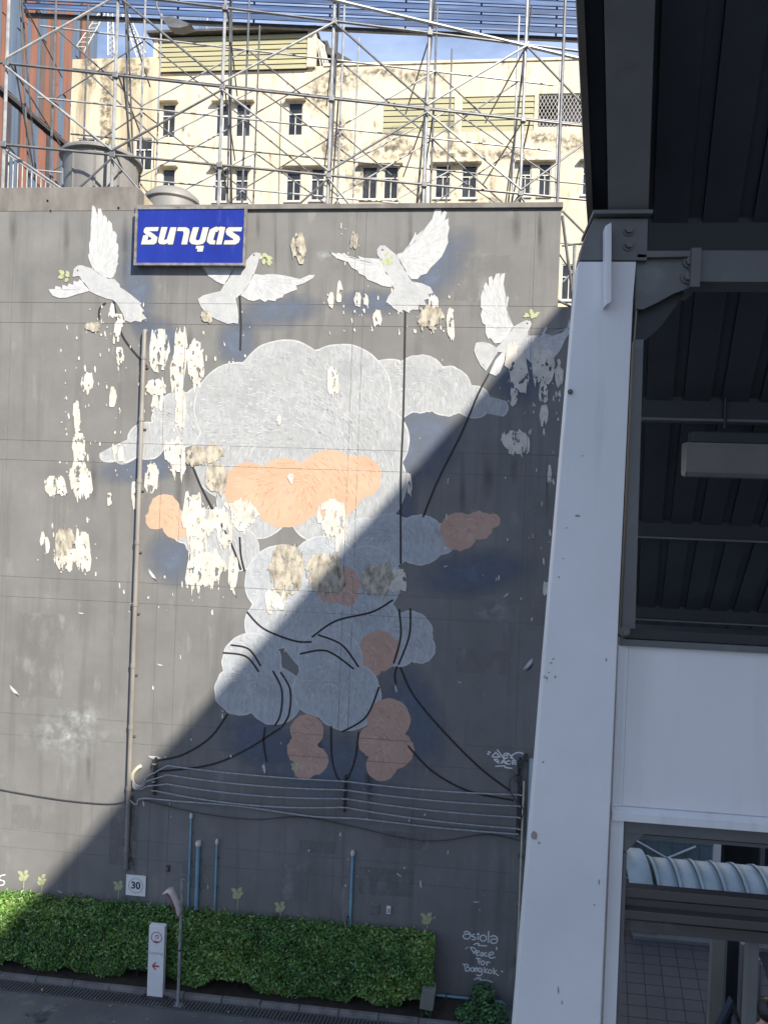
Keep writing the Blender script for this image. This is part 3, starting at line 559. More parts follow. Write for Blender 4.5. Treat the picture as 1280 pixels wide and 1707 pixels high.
# peeled paint
peels = [(266.7, 585, 31, 62, 0), (299, 604, 22, 112, 0), (302, 689, 18, 58, 0), (327, 607, 24, 70, 0), (260, 646, 30, 24, 0), (258, 672, 10, 28, 0), (271, 670, 8, 26, 0), (146, 637, 20, 30, 0), (201, 593, 12, 30, 0), (198, 545, 14, 42, 0), (189, 663, 12, 36, 0), (129, 694, 11, 50, 0), (132, 745, 20, 50, 0), (198, 755, 18, 30, 0), (134, 801, 32, 58, 0), (151, 804, 8, 36, 0), (94, 810, 34, 32, 0), (254, 796, 21, 48, 0), (226, 829, 11, 50, 0), (184, 831, 8, 22, 0), (293, 765, 34, 62, 0), (344, 759, 62, 31, 1), (362, 798, 34, 45, 1), (110, 905, 30, 46, 1), (140, 912, 22, 52, 0), (122, 932, 58, 34, 0), (72, 897, 8, 24, 0), (80, 908, 8, 24, 0), (324, 877, 36, 100, 0), (350, 868, 50, 44, 0), (400, 858, 60, 44, 0), (375, 888, 24, 50, 0), (344, 950, 62, 62, 0), (389, 953, 16, 50, 0),
         (498.6, 414, 22, 44, 1), (566, 487, 10, 32, 0), (596, 499, 9, 22, 0), (610, 501, 9, 18, 0), (629, 531, 14, 26, 0), (718, 530, 40, 36, 1), (722, 508, 16, 26, 0), (750, 540, 12, 50, 0), (555, 638, 18, 46, 0), (862, 612, 34, 76, 0), (858, 658, 14, 36, 0), (905, 606, 34, 56, 0), (906, 650, 14, 40, 0), (906, 690, 13, 32, 0), (931, 622, 11, 40, 0), (858, 738, 45, 36, 0), (590, 403, 10, 26, 1), (555, 870, 46, 66, 0), (477, 948, 52, 72, 1), (543, 955, 58, 60, 1), (630, 965, 50, 52, 1), (660, 968, 34, 44, 0), (461, 998, 34, 34, 0), (682, 806, 9, 34, 0), (909, 982, 10, 24, 0), (915, 790, 6, 34, 0), (345, 528, 16, 20, 1), (156, 545, 24, 14, 1), (552, 500, 8, 22, 0), (485, 797, 9, 14, 0), (465, 700, 7, 16, 0)]
def peel_poly(cx, cy, pw, ph, rd):
    n = max(4, int(pw/1.5)); T_, B_ = [], []; jt = jb = 0; tw = rd.uniform(-.25, .25); lop = rd.uniform(-.3, .3)
    for k in range(n+1):
        u = k/n; e1 = 1-.75*abs(2*u-1)**rd.uniform(2.5, 9); e2 = 1-.6*abs(2*u-1+lop)**4
        if rd.random() < .5: jt = rd.uniform(-.22, .10)+(.18 if rd.random() < .12 else 0)
        if rd.random() < .55: jb = rd.uniform(-.38, .16)+(.35 if rd.random() < .16 else 0)
        x = cx-pw/2+pw*u+rd.uniform(-.8, .8)*min(1, pw/9); half = ph/2
        T_.append((x+tw*half*.3, cy-half*max(.06, e1+jt))); B_.append((x-tw*half*.3+rd.uniform(-.8, .8)*min(1, pw/9), cy+half*max(.05, e2+jb)))
    return T_+B_[::-1]
rd = random.Random(11)
for i_, (x, y, a, b, k) in enumerate(peels):
    o = paint('peeled_patch', [peel_poly(x, y, a*1.08, b*1.08, rd)], M_peels if k else M_peel, 24+k*12+i_*.14, gb)
fl = []
for (x0, x1, y0, y1, n) in ((90, 220, 530, 800, 70), (60, 180, 860, 960, 26), (540, 770, 470, 560, 50), (330, 420, 520, 640, 14), (230, 330, 560, 720, 40), (880, 935, 560, 1040, 36), (560, 600, 370, 440, 16), (150, 260, 500, 560, 22), (640, 760, 540, 620, 16), (200, 380, 960, 1040, 16), (740, 870, 740, 1000, 10), (240, 560, 1040, 1480, 20), (560, 860, 1340, 1560, 18), (820, 940, 600, 700, 18)):
    for k in range(n):
        a = rd.uniform(1.0, 3.4); b = a*rd.uniform(.8, 4.0); fl.append(peel_poly(rd.uniform(x0, x1), rd.uniform(y0, y1), a, b, rd))
stuff(paint('paint_flecks', fl, M_peel, 23, gb, cut=False))
rd = random.Random(21)
for k in range(26):
    x = rd.uniform(0, 920); y0 = rd.choice((350, 352, 545, 760, 1000, 1225)); h_ = rd.uniform(40, 150)
    soft('water_stain', oval(x-h_*.04, y0+h_*.5, rd.uniform(3, 11), h_*.6), M_wash, .2, gb, .1)
for (x0, y0, x1, y1, k) in ((185, 1345, 232, 1440, 0), (470, 1438, 520, 1500, 1), (20, 1340, 70, 1380, 1), (500, 1400, 560, 1420, 0), (640, 1385, 720, 1412, 0), (300, 1440, 350, 1478, 1), (760, 1080, 850, 1120, 1), (30, 1020, 110, 1160, 1), (760, 420, 850, 500, 1), (600, 1445, 690, 1490, 0)):
    pp = [(x0, y0), (x1, y0+(x1-x0)*.06), (x1-(y1-y0)*.04, y1+(x1-x0)*.06), (x0-(y1-y0)*.04, y1)]
    paint('repaint_patch', [pp], M_repl if k else M_repd, .05, gb)
# small sockets and fixings in the wall
for (x, y) in ((85, 352), (198, 347), (80, 335)): paint('bolt_hole', [[(x-1.5, y-2), (x+1.5, y-2), (x+1.5, y+2), (x-1.5, y+2)]], M_black, 2, gb, cut=False)
def wallbox(name, label, cat, x, y, pw, ph, d, m, inner=None, group=None):
    a, b = W(x-pw/2, y), W(x+pw/2, y); c, e = W(x, y-ph/2), W(x, y+ph/2)
    t = thing(name, label, cat, (a.x, -.01, e.z), group); box('box_body', a.x, b.x, -d, -.002, e.z, c.z, m, t, bevel=.006)
    if inner: box('cover_plate', a.x+.02, b.x-.02, -d-.012, -d-.001, e.z+.03, c.z-.03, inner, t)
    return t
wallbox('socket_box', 'small white socket box right of the mid blue conduit', 'socket', 648, 1516, 7, 12, .05, M_white, M_greyprint)
wallbox('junction_box', 'dark junction box on the wall below the drainpipe cable', 'socket', 281, 1447, 5, 10, .05, M_iron, M_greysteel)
wallbox('junction_box', 'dark junction box beside the foot of the mid blue conduit', 'socket', 582, 1533, 7, 14, .07, M_iron, M_greysteel)
wallbox('faded_access_cover', 'dark square access cover between mid conduit and white socket', 'cover', 625, 1515, 15, 17, .02, M_cap, M_wallback)

# ================================================================== BLUE SIGN
q = [W(228, 346, -.16), W(411, 346, -.16), W(411, 442, -.16), W(228, 442, -.16)]
x0, x1 = q[0].x, q[1].x; z1 = (q[0].z+q[1].z)/2; z0 = (q[2].z+q[3].z)/2
sn = thing('shop_sign', 'blue rectangular sign with white Thai lettering at the wall top', 'sign', ((x0+x1)/2, -.16, z0))
box('sign_case', x0, x1, -.16, -.03, z0, z1, M_signframe, sn, bevel=.01)
box('sign_face', x0+.05, x1-.05, -.168, -.161, z0+.05, z1-.05, M_signblue, sn)
fr = MB(); fr.box(x0-.012, x1+.012, -.19, -.155, z0-.012, z0+.045); fr.box(x0-.012, x1+.012, -.19, -.155, z1-.045, z1+.012); fr.box(x0-.012, x0+.04, -.189, -.156, z0+.046, z1-.046); fr.box(x1-.04, x1+.012, -.189, -.156, z0+.046, z1-.046)
fr.build('sign_frame', M_signframe, sn)
GL = [[(150, 250), (290, 248), (278, 290), (185, 290), (240, 325), (278, 360), (262, 415), (235, 432), (100, 432), (125, 335), (182, 335), (168, 390), (205, 380), (215, 365), (150, 325), (128, 300), (133, 270)],
      [(318, 248), (382, 248), (345, 385), (375, 380), (415, 250), (478, 250), (440, 432), (385, 432), (388, 415), (350, 432), (300, 428), (283, 405), (288, 370)],
      [(495, 250), (580, 250), (612, 268), (618, 300), (590, 432), (530, 432), (556, 310), (548, 290), (483, 288)],
      [(655, 250), (718, 250), (682, 370), (690, 388), (712, 390), (728, 375), (760, 250), (822, 250), (785, 395), (760, 425), (700, 437), (640, 428), (615, 400), (620, 365)],
      [(690, 447), (770, 447), (757, 508), (697, 508), (704, 480), (682, 475)],
      [(885, 248), (910, 243), (920, 252), (945, 243), (998, 250), (958, 432), (900, 432), (935, 285), (925, 278), (910, 300), (895, 295), (870, 375), (875, 390), (895, 392), (885, 432), (835, 430), (803, 405), (805, 370), (835, 275)],
      [(1035, 250), (1178, 250), (1168, 292), (1075, 292), (1080, 305), (1145, 345), (1155, 375), (1140, 412), (1105, 432), (980, 432), (992, 390), (1080, 388), (1085, 375), (1015, 330), (1003, 300), (1010, 270)]]
for g in GL:
    p = sub(g, 220, 340, 6.4); o = paint('letter', [p], M_signwhite, 4, sn, cut=False, Y0=-.168)
    s = strokes('letter_outline', [p+[p[0]]], 2.6, M_signdark, 1, sn, smooth=False, Y0=-.168); s.parent = o; s.matrix_parent_inverse = Matrix.Identity(4)

# ================================================================== PIPES ON THE WALL
dp = thing('drainpipe', 'long grey drainpipe running down the left side of the mural', 'pipe', W(208, 1452, -.09))
pts = [W(244, 552, -.02), W(244, 550, -.09), W(243, 575, -.09)]; a = W(243, 575, -.09); b = W(208, 1450, -.09)
xm = (a.x+b.x)/2
tube('pipe_run', [(xm, -.02, a.z+.35), (xm, -.075, a.z+.34), (xm, -.09, a.z+.28), (xm, -.09, b.z+.1), (xm, -.075, b.z+.02), (xm, -.03, b.z)], .055, M_pipe, dp, 10)
for k in range(9):
    z = a.z-.3-k*(a.z-b.z-.8)/8; MB().lathe((xm, -.09, z), [(.066, -.05), (.068, 0), (.066, .05)], 12).build('pipe_collar', M_pipe, dp, True)
    box('pipe_bracket', xm-.1, xm+.1, -.036, -.001, z-.26, z-.22, M_galvd, dp)
for i, (tx, ty, bx, by, r, lab) in enumerate(((319, 1362, 313, 1530, .026, 'tall thin blue conduit left of the thicker blue conduit'), (331, 1408, 322, 1525, .048, 'thick blue conduit between two thin ones behind the hedge'), (362, 1405, 358, 1530, .026, 'shorter thin blue conduit right of the thick blue one'), (588, 1424, 585, 1552, .032, 'single blue conduit with taped top in the middle of the wall'))):
    a = W(tx, ty, -.05); t = thing('blue_conduit', lab, 'conduit', (a.x , -.05, .3), 'blue conduits behind the hedge')
    tube('conduit', [(a.x, -.05, .3), (a.x, -.05, a.z)], r, M_blue, t, 8); MB().lathe((a.x, -.05, a.z-.02), [(r*1.5, 0), (r*1.7, .05), (r*1.2, .11)], 8).build('end_cap', M_porc, t, True)
    for z in (a.z-.4, a.z-1.1): box('clip', a.x-r*2, a.x+r*2, -.03, -.001, z, z+.03, M_galvd, t)
a, b = W(728, 1655, -.06), W(836, 1674, -.06)
t = thing('ground_pipe', 'low horizontal light blue pipe along the wall behind the shrub', 'pipe', (a.x, -.06, a.z))
zz = (a.z+b.z)/2
tube('pipe_run', [(a.x, -.06, zz), (b.x, -.06, zz), (b.x+.06, -.06, zz-.04), (b.x+.06, -.06, zz-.4)], .03, M_blue, t)
for k in range(3): box('clip', a.x+.2+k*.55, a.x+.24+k*.55, -.1, -.001, zz-.05, zz+.05, M_galvd, t)
a = W(873, 1302, -.16); b = W(863, 1603, -.16)
t = thing('riser_conduit', 'thin cream conduit rising to the cable bracket beside the white column', 'conduit', (a.x, -.16, 0))
tube('conduit', [(a.x, -.16, 0), (a.x, -.16, a.z)], .022, M_palepipe, t)
for k in range(4): box('clip', a.x-.05, a.x+.05, -.14, -.001, a.z-.6-k*1.2, a.z-.56-k*1.2, M_galvd, t)
a = W(886, 1275, -.1)
t = thing('pale_drainpipe', 'pale blue-green drainpipe tucked behind the white steel column', 'pipe', (a.x, -.1, 0))
tube('pipe_run', [(a.x, -.1, 0), (a.x, -.1, a.z), (a.x, -.02, a.z+.1)], .07, M_poly, t, 10)
for k in range(3): MB().lathe((a.x, -.1, 1.5+k*1.2), [(.082, -.05), (.082, .05)], 10).build('pipe_collar', M_poly, t, True)

# ================================================================== CABLE RACKS AND CABLES
racks = []
for (x, y0, y1, lab) in ((258, 1268, 1324, 'black iron insulator rack beside the drainpipe'), (575, 1297, 1352, 'black iron insulator rack in the middle of the cable run'), (868, 1318, 1390, 'black iron insulator rack at the right wall end with fuse carriers')):
    a, b = W(x, y0, -.12), W(x-2, y1, -.12); t = thing('cable_rack', lab, 'bracket', (a.x, -.05, b.z), 'insulator racks on the wall')
    box('back_plate', a.x-.03, a.x+.03, -.03, -.001, b.z-.05, a.z+.05, M_iron, t); tube('rod', [(a.x, -.12, b.z-.03), (a.x, -.12, a.z+.06)], .014, M_iron, t, 6)
    zz = []
    for k in range(4):
        z = a.z+(b.z-a.z)*(k+.35)/3.8; zz.append(z)
        MB().lathe((a.x, -.12, z), [(.03, -.05), (.045, -.035), (.028, 0), (.045, .035), (.03, .05)], 10).build('insulator', M_iron, t, True)
        box('arm', a.x-.012, a.x+.012, -.13, -.029, z-.07, z-.055, M_iron, t); MB().lathe((a.x, -.12, z), [(.05, -.008), (.05, .008)], 10).build('binding', M_porc, t, True)
    racks.append((a.x, zz))
    if x > 800:
        for k, (px, py) in enumerate(((866, 1273), (858, 1281), (876, 1262), (864, 1298))):
            p = W(px, py, -.12); box('fuse_carrier', p.x-.05, p.x+.05, -.2, -.1, p.z-.08, p.z+.08, M_iron if k != 1 else M_greysteel, t, bevel=.01)
        box('rack_rail', W(866, 1260).x-.02, W(866, 1260).x+.03, -.1, -.002, racks[-1][1][-1]-.2, W(866, 1262).z, M_iron, t)
        tube('jumper_lead', catmull([W(862, 1290, -.2), W(850, 1300, -.2), W(850, 1316, -.2), W(856, 1330, -.2), W(866, 1342, -.2), W(873, 1352, -.2), W(866, 1370, -.2)], 5), .014, M_cable, t, 6)
def sag(p, q, s, n=14): return [Vector(p).lerp(Vector(q), k/n)+Vector((0, 0, -s*4*(k/n)*(1-k/n))) for k in range(n+1)]
names = ('topmost of the four grey cables strung between the racks', 'second from top of the four grey cables strung between the racks', 'third from top of the four grey cables strung between the racks', 'lowest of the four grey cables strung between the racks')
for k in range(4):
    p = [(r[0], -.13, r[1][k]) for r in racks]
    lead = catmull([W(222, 1298, -.1), W(225-k*1, 1307+k*3, -.12), W(236, 1309+k*3, -.12), W(246, 1292+k*9, -.13)], 5)
    pts = (lead[:-1] if k < 3 else [])+sag(p[0], p[1], .06+.03*k)[(1 if k < 3 else 0):-1]+sag(p[1], p[2], .06)
    o = tube('grey_cable', pts, .018, M_cableg, None, 6); tag(o, names[k], 'cable', 'cables strung between the racks')
pts = catmull([W(215, 1315, -.08), W(217, 1333, -.09), W(228, 1341, -.1), W(238, 1331, -.1), W(300, 1336, -.1), W(400, 1344, -.1), W(520, 1361, -.1), W(600, 1365, -.1), W(720, 1379, -.1), W(864, 1391, -.12)], 6)
tag(tube('thick_cable', pts, .021, M_cableg, None, 7), 'thick grey cable looping under the four thinner strung cables', 'cable')
pts = catmull([W(240, 1334, -.06), W(330, 1355, -.06), W(420, 1366, -.06), W(500, 1362, -.06), W(580, 1376, -.06), W(680, 1399, -.06), W(740, 1401, -.06), W(810, 1391, -.06), W(868, 1402, -.06)], 6)
tag(tube('slack_cable', pts, .012, M_cable, None, 6), 'slack black cable sagging lowest below the cable rack', 'cable')
pts = catmull([W(-30, 1310, -.05), W(40, 1323, -.05), W(110, 1334, -.05), W(180, 1340, -.05), W(212, 1336, -.06)], 5)
tag(tube('loose_cable', pts, .011, M_cable, None, 6), 'thin black cable sagging across the lit wall left of the drainpipe', 'cable')
tag(tube('hanging_wire', catmull([W(219, 1345, -.04), W(216, 1400, -.04), W(222, 1440, -.04), W(228, 1458, -.04)], 5), .006, M_cable, None, 5), 'thin wire hanging beside the drainpipe down to the 30 sign', 'wire')
pts = catmull([W(221, 1300, -.06), W(222, 1290, -.08), W(230, 1280, -.06), W(236, 1277, -.01)], 4)
tag(tube('pipe_elbow', pts, .045, M_palepipe, None, 9), 'short cream conduit elbow feeding cables next to the drainpipe', 'conduit')

# ================================================================== 30 SIGN
c = W(227, 1476, -.03); s = .25
sp = thing('speed_sign', 'square white plate with the number 30 in a faded ring', 'sign', (c.x, -.03, c.z-s))
box('plate', c.x-s, c.x+s, -.04, -.012, c.z-s, c.z+s, M_white, sp, bevel=.004)
disc_ring(c, .165, .19, 0, -.0435).build('ring', M_pinkring, sp); text_mesh('number', '30', .24, (c.x, -.046, c.z), M_navy, sp, bold=.006)

# ================================================================== SCAFFOLD ON THE ROOF
ang = R(13.8); e = Vector((math.cos(ang), math.sin(ang), 0)); qv = Vector((-math.sin(ang), math.cos(ang), 0))
A = W(374, 147, 2.2); ZR = [W(374, y, 2.2).z for y in (277, 147, 16)]; ZB = TOPR-1.05; ZT = ZR[2]+2.4
def s_for(px, z, off=0):
    lo, hi = -14, 14
    for _ in range(40):
        m_ = (lo+hi)/2; p = A+e*m_+qv*off; p.z = z
        if proj(p)[0] < px: lo = m_
        else: hi = m_
    return lo
scf = thing('steel_scaffold', 'tall galvanised tube scaffold carrying the billboard on the grey roof', 'scaffold', (A.x, A.y, ZB))
def P(s, z, off=0): p = A+e*s+qv*off; return Vector((p.x, p.y, z))
S = [s_for(px, ZR[1]) for px in (12, 193, 371, 552, 711, 871, 1000)]
def bar(name, a, b, r, m): return MB().tube([a, b], r, 7).build(name, m, scf, True)
for i, s in enumerate(S):
    bar('post', P(s, ZB), P(s, ZT), .046, M_galv)
for z in ZR: bar('rail', P(S[0]-.3, z, -.06), P(S[-1]+.2, z, -.06), .036, M_galvd)
bar('rail', P(S[2]+.4, ZR[2]+.85, -.07), P(S[5]+1.6, ZR[2]-.22, -.07), .05, M_galv)
for i in range(len(S)-1):
    hi = i % 2 == 1
    # upper tier: post1 top, post0 & post2 bottom...
    za, zb = (ZR[2]-.05, ZR[1]+.1) if i % 2 == 1 else (ZR[1]+.1, ZR[2]-.05)
    bar('brace', P(S[i], za, -.1), P(S[i+1], zb, -.1), .032, M_galv if not i % 2 else M_galvd)
    za, zb = (ZR[0]+.1, ZR[1]-.1) if i % 2 == 1 else (ZR[1]-.1, ZR[0]+.1)
    bar('brace', P(S[i], za, -.1), P(S[i+1], zb, -.1), .032, M_galvd if i % 2 else M_galv)
    za, zb = (ZB, ZR[0]-.1) if i % 2 == 0 else (ZR[0]-.1, ZB)
    bar('brace', P(S[i], za, -.1), P(S[i+1], zb, -.1), .03, M_galvd)
for off, rr, pxs in ((2.3, .034, (88, 236, 408, 566, 720, 856)), (4.4, .03, (140, 262, 425, 590, 745, 925))):
    SB = [s_for(px, ZR[1], off) for px in pxs]
    for k, s in enumerate(SB): bar('post', P(s, ZB, off), P(s, ZT, off), rr, M_galv if k % 2 else M_galvd)
    for z in (ZR[0]+.35, ZR[1]+.35, ZR[2]+.3): bar('rail', P(SB[0]-.4, z, off-.05), P(SB[-1]+1.2, z, off-.05), .028, M_galv if off < 3 else M_galvd)
    for i in range(len(SB)-1):
        for (z0_, z1_) in ((ZR[0]+.4, ZR[1]+.3), (ZR[1]+.4, ZR[2]+.3), (ZB, ZR[0]+.3)):
            a, b = (z0_, z1_) if (i+int(off)) % 2 else (z1_, z0_)
            bar('brace', P(SB[i], a, off-.08), P(SB[i+1], b, off-.08), .025, M_galv if i % 2 else M_galvd)
            if off < 3: bar('brace', P(SB[i], b, off+.08), P(SB[i+1], a, off+.08), .022, M_galvd)
for i, s in enumerate(S[:-1]):       # ties and raking tubes from front to back
    for z in ZR: bar('tie', P(s+.05, z+.07, -.1), P(s+.05, z+.07, 4.5), .024, M_galvd)
    bar('rake', P(s+.1, ZR[2]+1.8), P(s+.1, ZB, 2.4), .028, M_galvd); bar('rake', P(s+.14, ZR[2]+1.2), P(s+.14, ZR[0]-.4, 2.3), .026, M_galvd)
    bar('rake', P(s+.2, ZR[1]), P(s+.2, ZB, 4.4), .024, M_galvd)
for s_ in S[:-1]:
    for z in ZR:
        p = P(s_, z, -.03); MB().obox(p-e*.075-qv*.07+Vector((0, 0, -.07)), e*.15, qv*.12, (0, 0, .14)).build('coupler', M_galvd, scf, bevel=.015)
# struts in the notch right of the wall
for a, b, r, m in (((937, 360), (957, 516), .04, M_galvd), ((928, 500), (960, 516), .03, M_galvd), ((958, 410), (955, 514), .05, M_galv), ((936, 410), (975, 405), .025, M_galvd), ((937, 352), (985, 400), .028, M_galvd), ((938, 470), (985, 420), .025, M_galv)):
    bar('strut', W(*a, .9), W(*b, .9), r, m)
bar('post', W(928, 345, 1.6), W(943, -30, 1.6), .04, M_galvd)
# ================================================================== BILLBOARD (blue slats above the scaffold)
bl = W(36, 14, 6.5); br = WZ(1010, 58, bl.z); d = (br-bl); d = Vector((d.x, d.y, 0)); bn = Vector((-d.y, d.x, 0)).normalized()
bb = thing('billboard', 'underside rows of blue metal sheets of a billboard above the scaffold', 'billboard', bl)
d2 = d*1.05
for k in range(12):
    o = bl+Vector((0, 0, k*.30))
    MB().obox(o, d2, bn*.05, Vector((0, 0, .268))+bn*.10).build('blue_sheet', M_bill, bb)
for k in range(9): MB().obox(bl+d2*(k/8.0)*.995+bn*.2, d2.normalized()*.06, bn*.06, (0, 0, 3.7)).build('batten', M_galvd, bb)
MB().obox(bl+bn*.3+Vector((0, 0, -.06)), d2, bn*.12, (0, 0, .12)).build('bottom_truss', M_galvd, bb)
# floodlight under the billboard
a = W(280, 30, 3.8)
fl_ = thing('floodlight', 'grey floodlight hanging beneath the blue billboard', 'floodlight', a)
MB().prism([W(268, 28, 3.8), W(286, 27, 3.8), W(318, 40, 3.8), (W(300, 45, 3.8)), W(280, 44, 3.8)], (0, .35, .05)).build('lamp_housing', M_galvd, fl_)
MB().prism([W(284, 45, 3.79), W(300, 46, 3.79), W(317, 41.5, 3.79), W(300, 43, 3.79)], (0, .33, 0)).build('lens', M_diff, fl_)
tube('bracket_arm', [W(270, 30, 3.9), W(262, 10, 3.9), W(262, -10, 3.9)], .03, M_galvd, fl_)
# ================================================================== ROOF TANKS, RAILING
def tank(label, x0, x1, yt, Y, dome=False):
    a, b = W(x0, yt, Y), W(x1, yt, Y); r = (b.x-a.x)/2; c = Vector(((a.x+b.x)/2, Y, ZB)); h = (a.z+b.z)/2-ZB
    t = thing('water_tank', label, 'tank', c, 'tanks on the roof')
    prof = [(r*.82, 0), (r*.86, h*.5), (r*.90, h-.16), (r*.92, h-.15)] if not dome else [(r*.96, 0), (r*.97, h*.7), (r*.93, h*.86)]
    MB().lathe(c, prof, 40).build('tank_body', M_tank, t, True)
    MB().lathe(c, [(r*.93, h-.15), (r, h-.12), (r, h-.05), (r*.96, h), (r*.5, h+.02)] if not dome else [(r*.94, h*.86), (r, h*.88), (r*.97, h*.93), (r*.7, h*1.0), (r*.2, h*1.04)], 40).build('tank_lid', M_tank, t, True)
    for k in range(10):
        an = k*.628; MB().obox((c.x+math.cos(an)*r*.88-.03, c.y+math.sin(an)*r*.88-.03, ZB), (.06, 0, 0), (0, .06, 0), (0, 0, h-.18)).build('tank_rib', M_tank, t)
tank('wide flared grey water tank standing behind the parapet top left', 108, 233, 265, 3.0)
tank('low domed grey tank half hidden behind the blue sign', 245, 332, 322, 2.4, True)
rl = thing('roof_railing', 'sloping white stair railing on the roof at far left', 'railing', W(40, 312, 1.2))
a, b = W(8, 248, 1.2), W(104, 315, 1.2); a2, b2 = a+Vector((0, 0, -.09)), b+Vector((0, 0, -.09))
tube('handrail', [a, b], .028, M_galv, rl); tube('handrail', [a2, b2], .02, M_galv, rl)
for k in range(13):
    p = a2.lerp(b2, k/12.5); tube('baluster', [p, (p.x, p.y, ZB)], .018, M_galv, rl, 6)

# ================================================================== CREAM BUILDING BEHIND
YC = 20.0; cb = thing('cream_building', 'cream plastered building with dark windows and moldy parapet behind the scaffold', 'building', (0, YC+5, 0))
def facade(name, x0, x1, z0, z1, holes, Y, m, depth=.14, top=None):
    xs = sorted({x0, x1, *[h[0] for h in holes], *[h[1] for h in holes]}); zs = sorted({z0, z1, *[h[2] for h in holes], *[h[3] for h in holes]})
    mb = MB(); Tz = (lambda x, z: z if z < z1-1e-6 or not top else top(x))
    for i in range(len(xs)-1):
        for j in range(len(zs)-1):
            cx, cz = (xs[i]+xs[i+1])/2, (zs[j]+zs[j+1])/2
            if any(h[0] < cx < h[1] and h[2] < cz < h[3] for h in holes): continue
            mb.add([(xs[i], Y, Tz(xs[i], zs[j])), (xs[i+1], Y, Tz(xs[i+1], zs[j])), (xs[i+1], Y, Tz(xs[i+1], zs[j+1])), (xs[i], Y, Tz(xs[i], zs[j+1]))], [(0, 1, 2, 3)])
    for (a, b, c, d_) in holes:
        mb.add([(a, Y, c), (b, Y, c), (b, Y, d_), (a, Y, d_), (a, Y+depth, c), (b, Y+depth, c), (b, Y+depth, d_), (a, Y+depth, d_)], [(0, 4, 5, 1), (1, 5, 6, 2), (2, 6, 7, 3), (3, 7, 4, 0)])
    me = bpy.data.meshes.new(name); me.from_pydata(mb.v, [], mb.f); me.update(); return link(name, me, m, cb)
def rect(x0, x1, y0, y1, Y):
    a, b = W(x0, (y0+y1)/2, Y), W(x1, (y0+y1)/2, Y); c, d_ = W((x0+x1)/2, y0, Y), W((x0+x1)/2, y1, Y); return (a.x, b.x, d_.z, c.z)
def window(r, Y, split=.36, opened=False):
    x0, x1, z0, z1 = r; f = MB(); t = .055; y0, y1 = Y+.03, Y+.10; zt_ = z1-(z1-z0)*split; xm = (x0+x1)/2
    f.box(x0, x0+t, y0, y1, z0, z1); f.box(x1-t, x1, y0, y1, z0, z1); f.box(x0+t, x1-t, y0, y1, z0, z0+t); f.box(x0+t, x1-t, y0, y1, z1-t, z1); f.box(x0+t, x1-t, y0-.01, y1, zt_-t/2, zt_+t/2); f.box(xm-t*.4, xm+t*.4, y0+.004, y1, z0+t, zt_-t/2)
    o = f.build('window', M_frame, cb); p = box('pane', x0+.01, x1-.01, Y+.082, Y+.092, z0+.01, z1-.01, M_glass, cb); p.parent = o; p.matrix_parent_inverse = Matrix.Identity(4)
win_main = [(270, 293, 173, 230), (360, 384, 173, 228), (393, 418, 172, 228), (480, 505, 170, 226), (270, 292, 281, 345), (357, 379, 282, 336), (392, 414, 282, 336), (477, 502, 281, 335), (518, 541, 280, 334), (603, 629, 277, 332), (639, 664, 277, 332), (725, 751, 275, 330), (769, 795, 275, 330), (865, 885, 272, 327), (897, 918, 272, 327), (970, 992, 270, 325), (935, 960, 440, 500), (975, 1000, 440, 500)]
rm = [rect(*q_, YC) for q_ in win_main]; XL = XW(258, 200, YC); XM = XW(1180, 200, YC)
pt = W(540, 112, YC); pt2 = W(975, 97, YC); zpar = (pt.z+pt2.z)/2
lou = [rect(639, 757, 163, 222, YC), rect(770, 890, 160, 219, YC)]; ter = rect(897, 1010, 155, 211, YC)
facade('main_wall', XL, XM, 0, zpar, rm+lou+[ter], YC, M_cream)
for r in rm: window(r, YC)
for (a, b) in ((1, 2), (5, 6), (7, 8), (9, 10), (11, 12), (13, 14)):
    box('window_hood', rm[a][0]-.2, rm[b][1]+.2, YC-.3, YC-.002, rm[a][3]+.03, rm[a][3]+.12, M_cream, cb)
for a in (0, 3, 4, 15): box('window_hood', rm[a][0]-.15, rm[a][1]+.15, YC-.3, YC-.002, rm[a][3]+.03, rm[a][3]+.12, M_cream, cb)
for r in rm[4:]: box('window_sill', r[0]-.06, r[1]+.06, YC-.08, YC-.003, r[2]-.09, r[2]-.01, M_frame, cb)
box('parapet_cap', XW(540, 112, YC), XM, YC-.06, YC+.3, zpar-.02, zpar+.1, M_cream, cb)
box('roof_slab', XL, XM, YC+.31, YC+14, zpar-.5, zpar-.2, M_conc, cb)
def louvre(r, Y, n=6):
    box('louvre_back', r[0], r[1], Y+.145, Y+.2, r[2], r[3], M_roofmetal, cb)
    for k in range(n):
        h = (r[3]-r[2])/n; z = r[2]+k*h
        MB().prism([(r[0]+.01, Y+.01, z+.012), (r[0]+.01, Y+.05, z+h*.99), (r[0]+.01, Y+.075, z+h*.99), (r[0]+.01, Y+.035, z+.012)], (r[1]-r[0]-.02, 0, 0)).build('louvre_slat', M_slatgreen, cb)
for r in lou: louvre(r, YC)
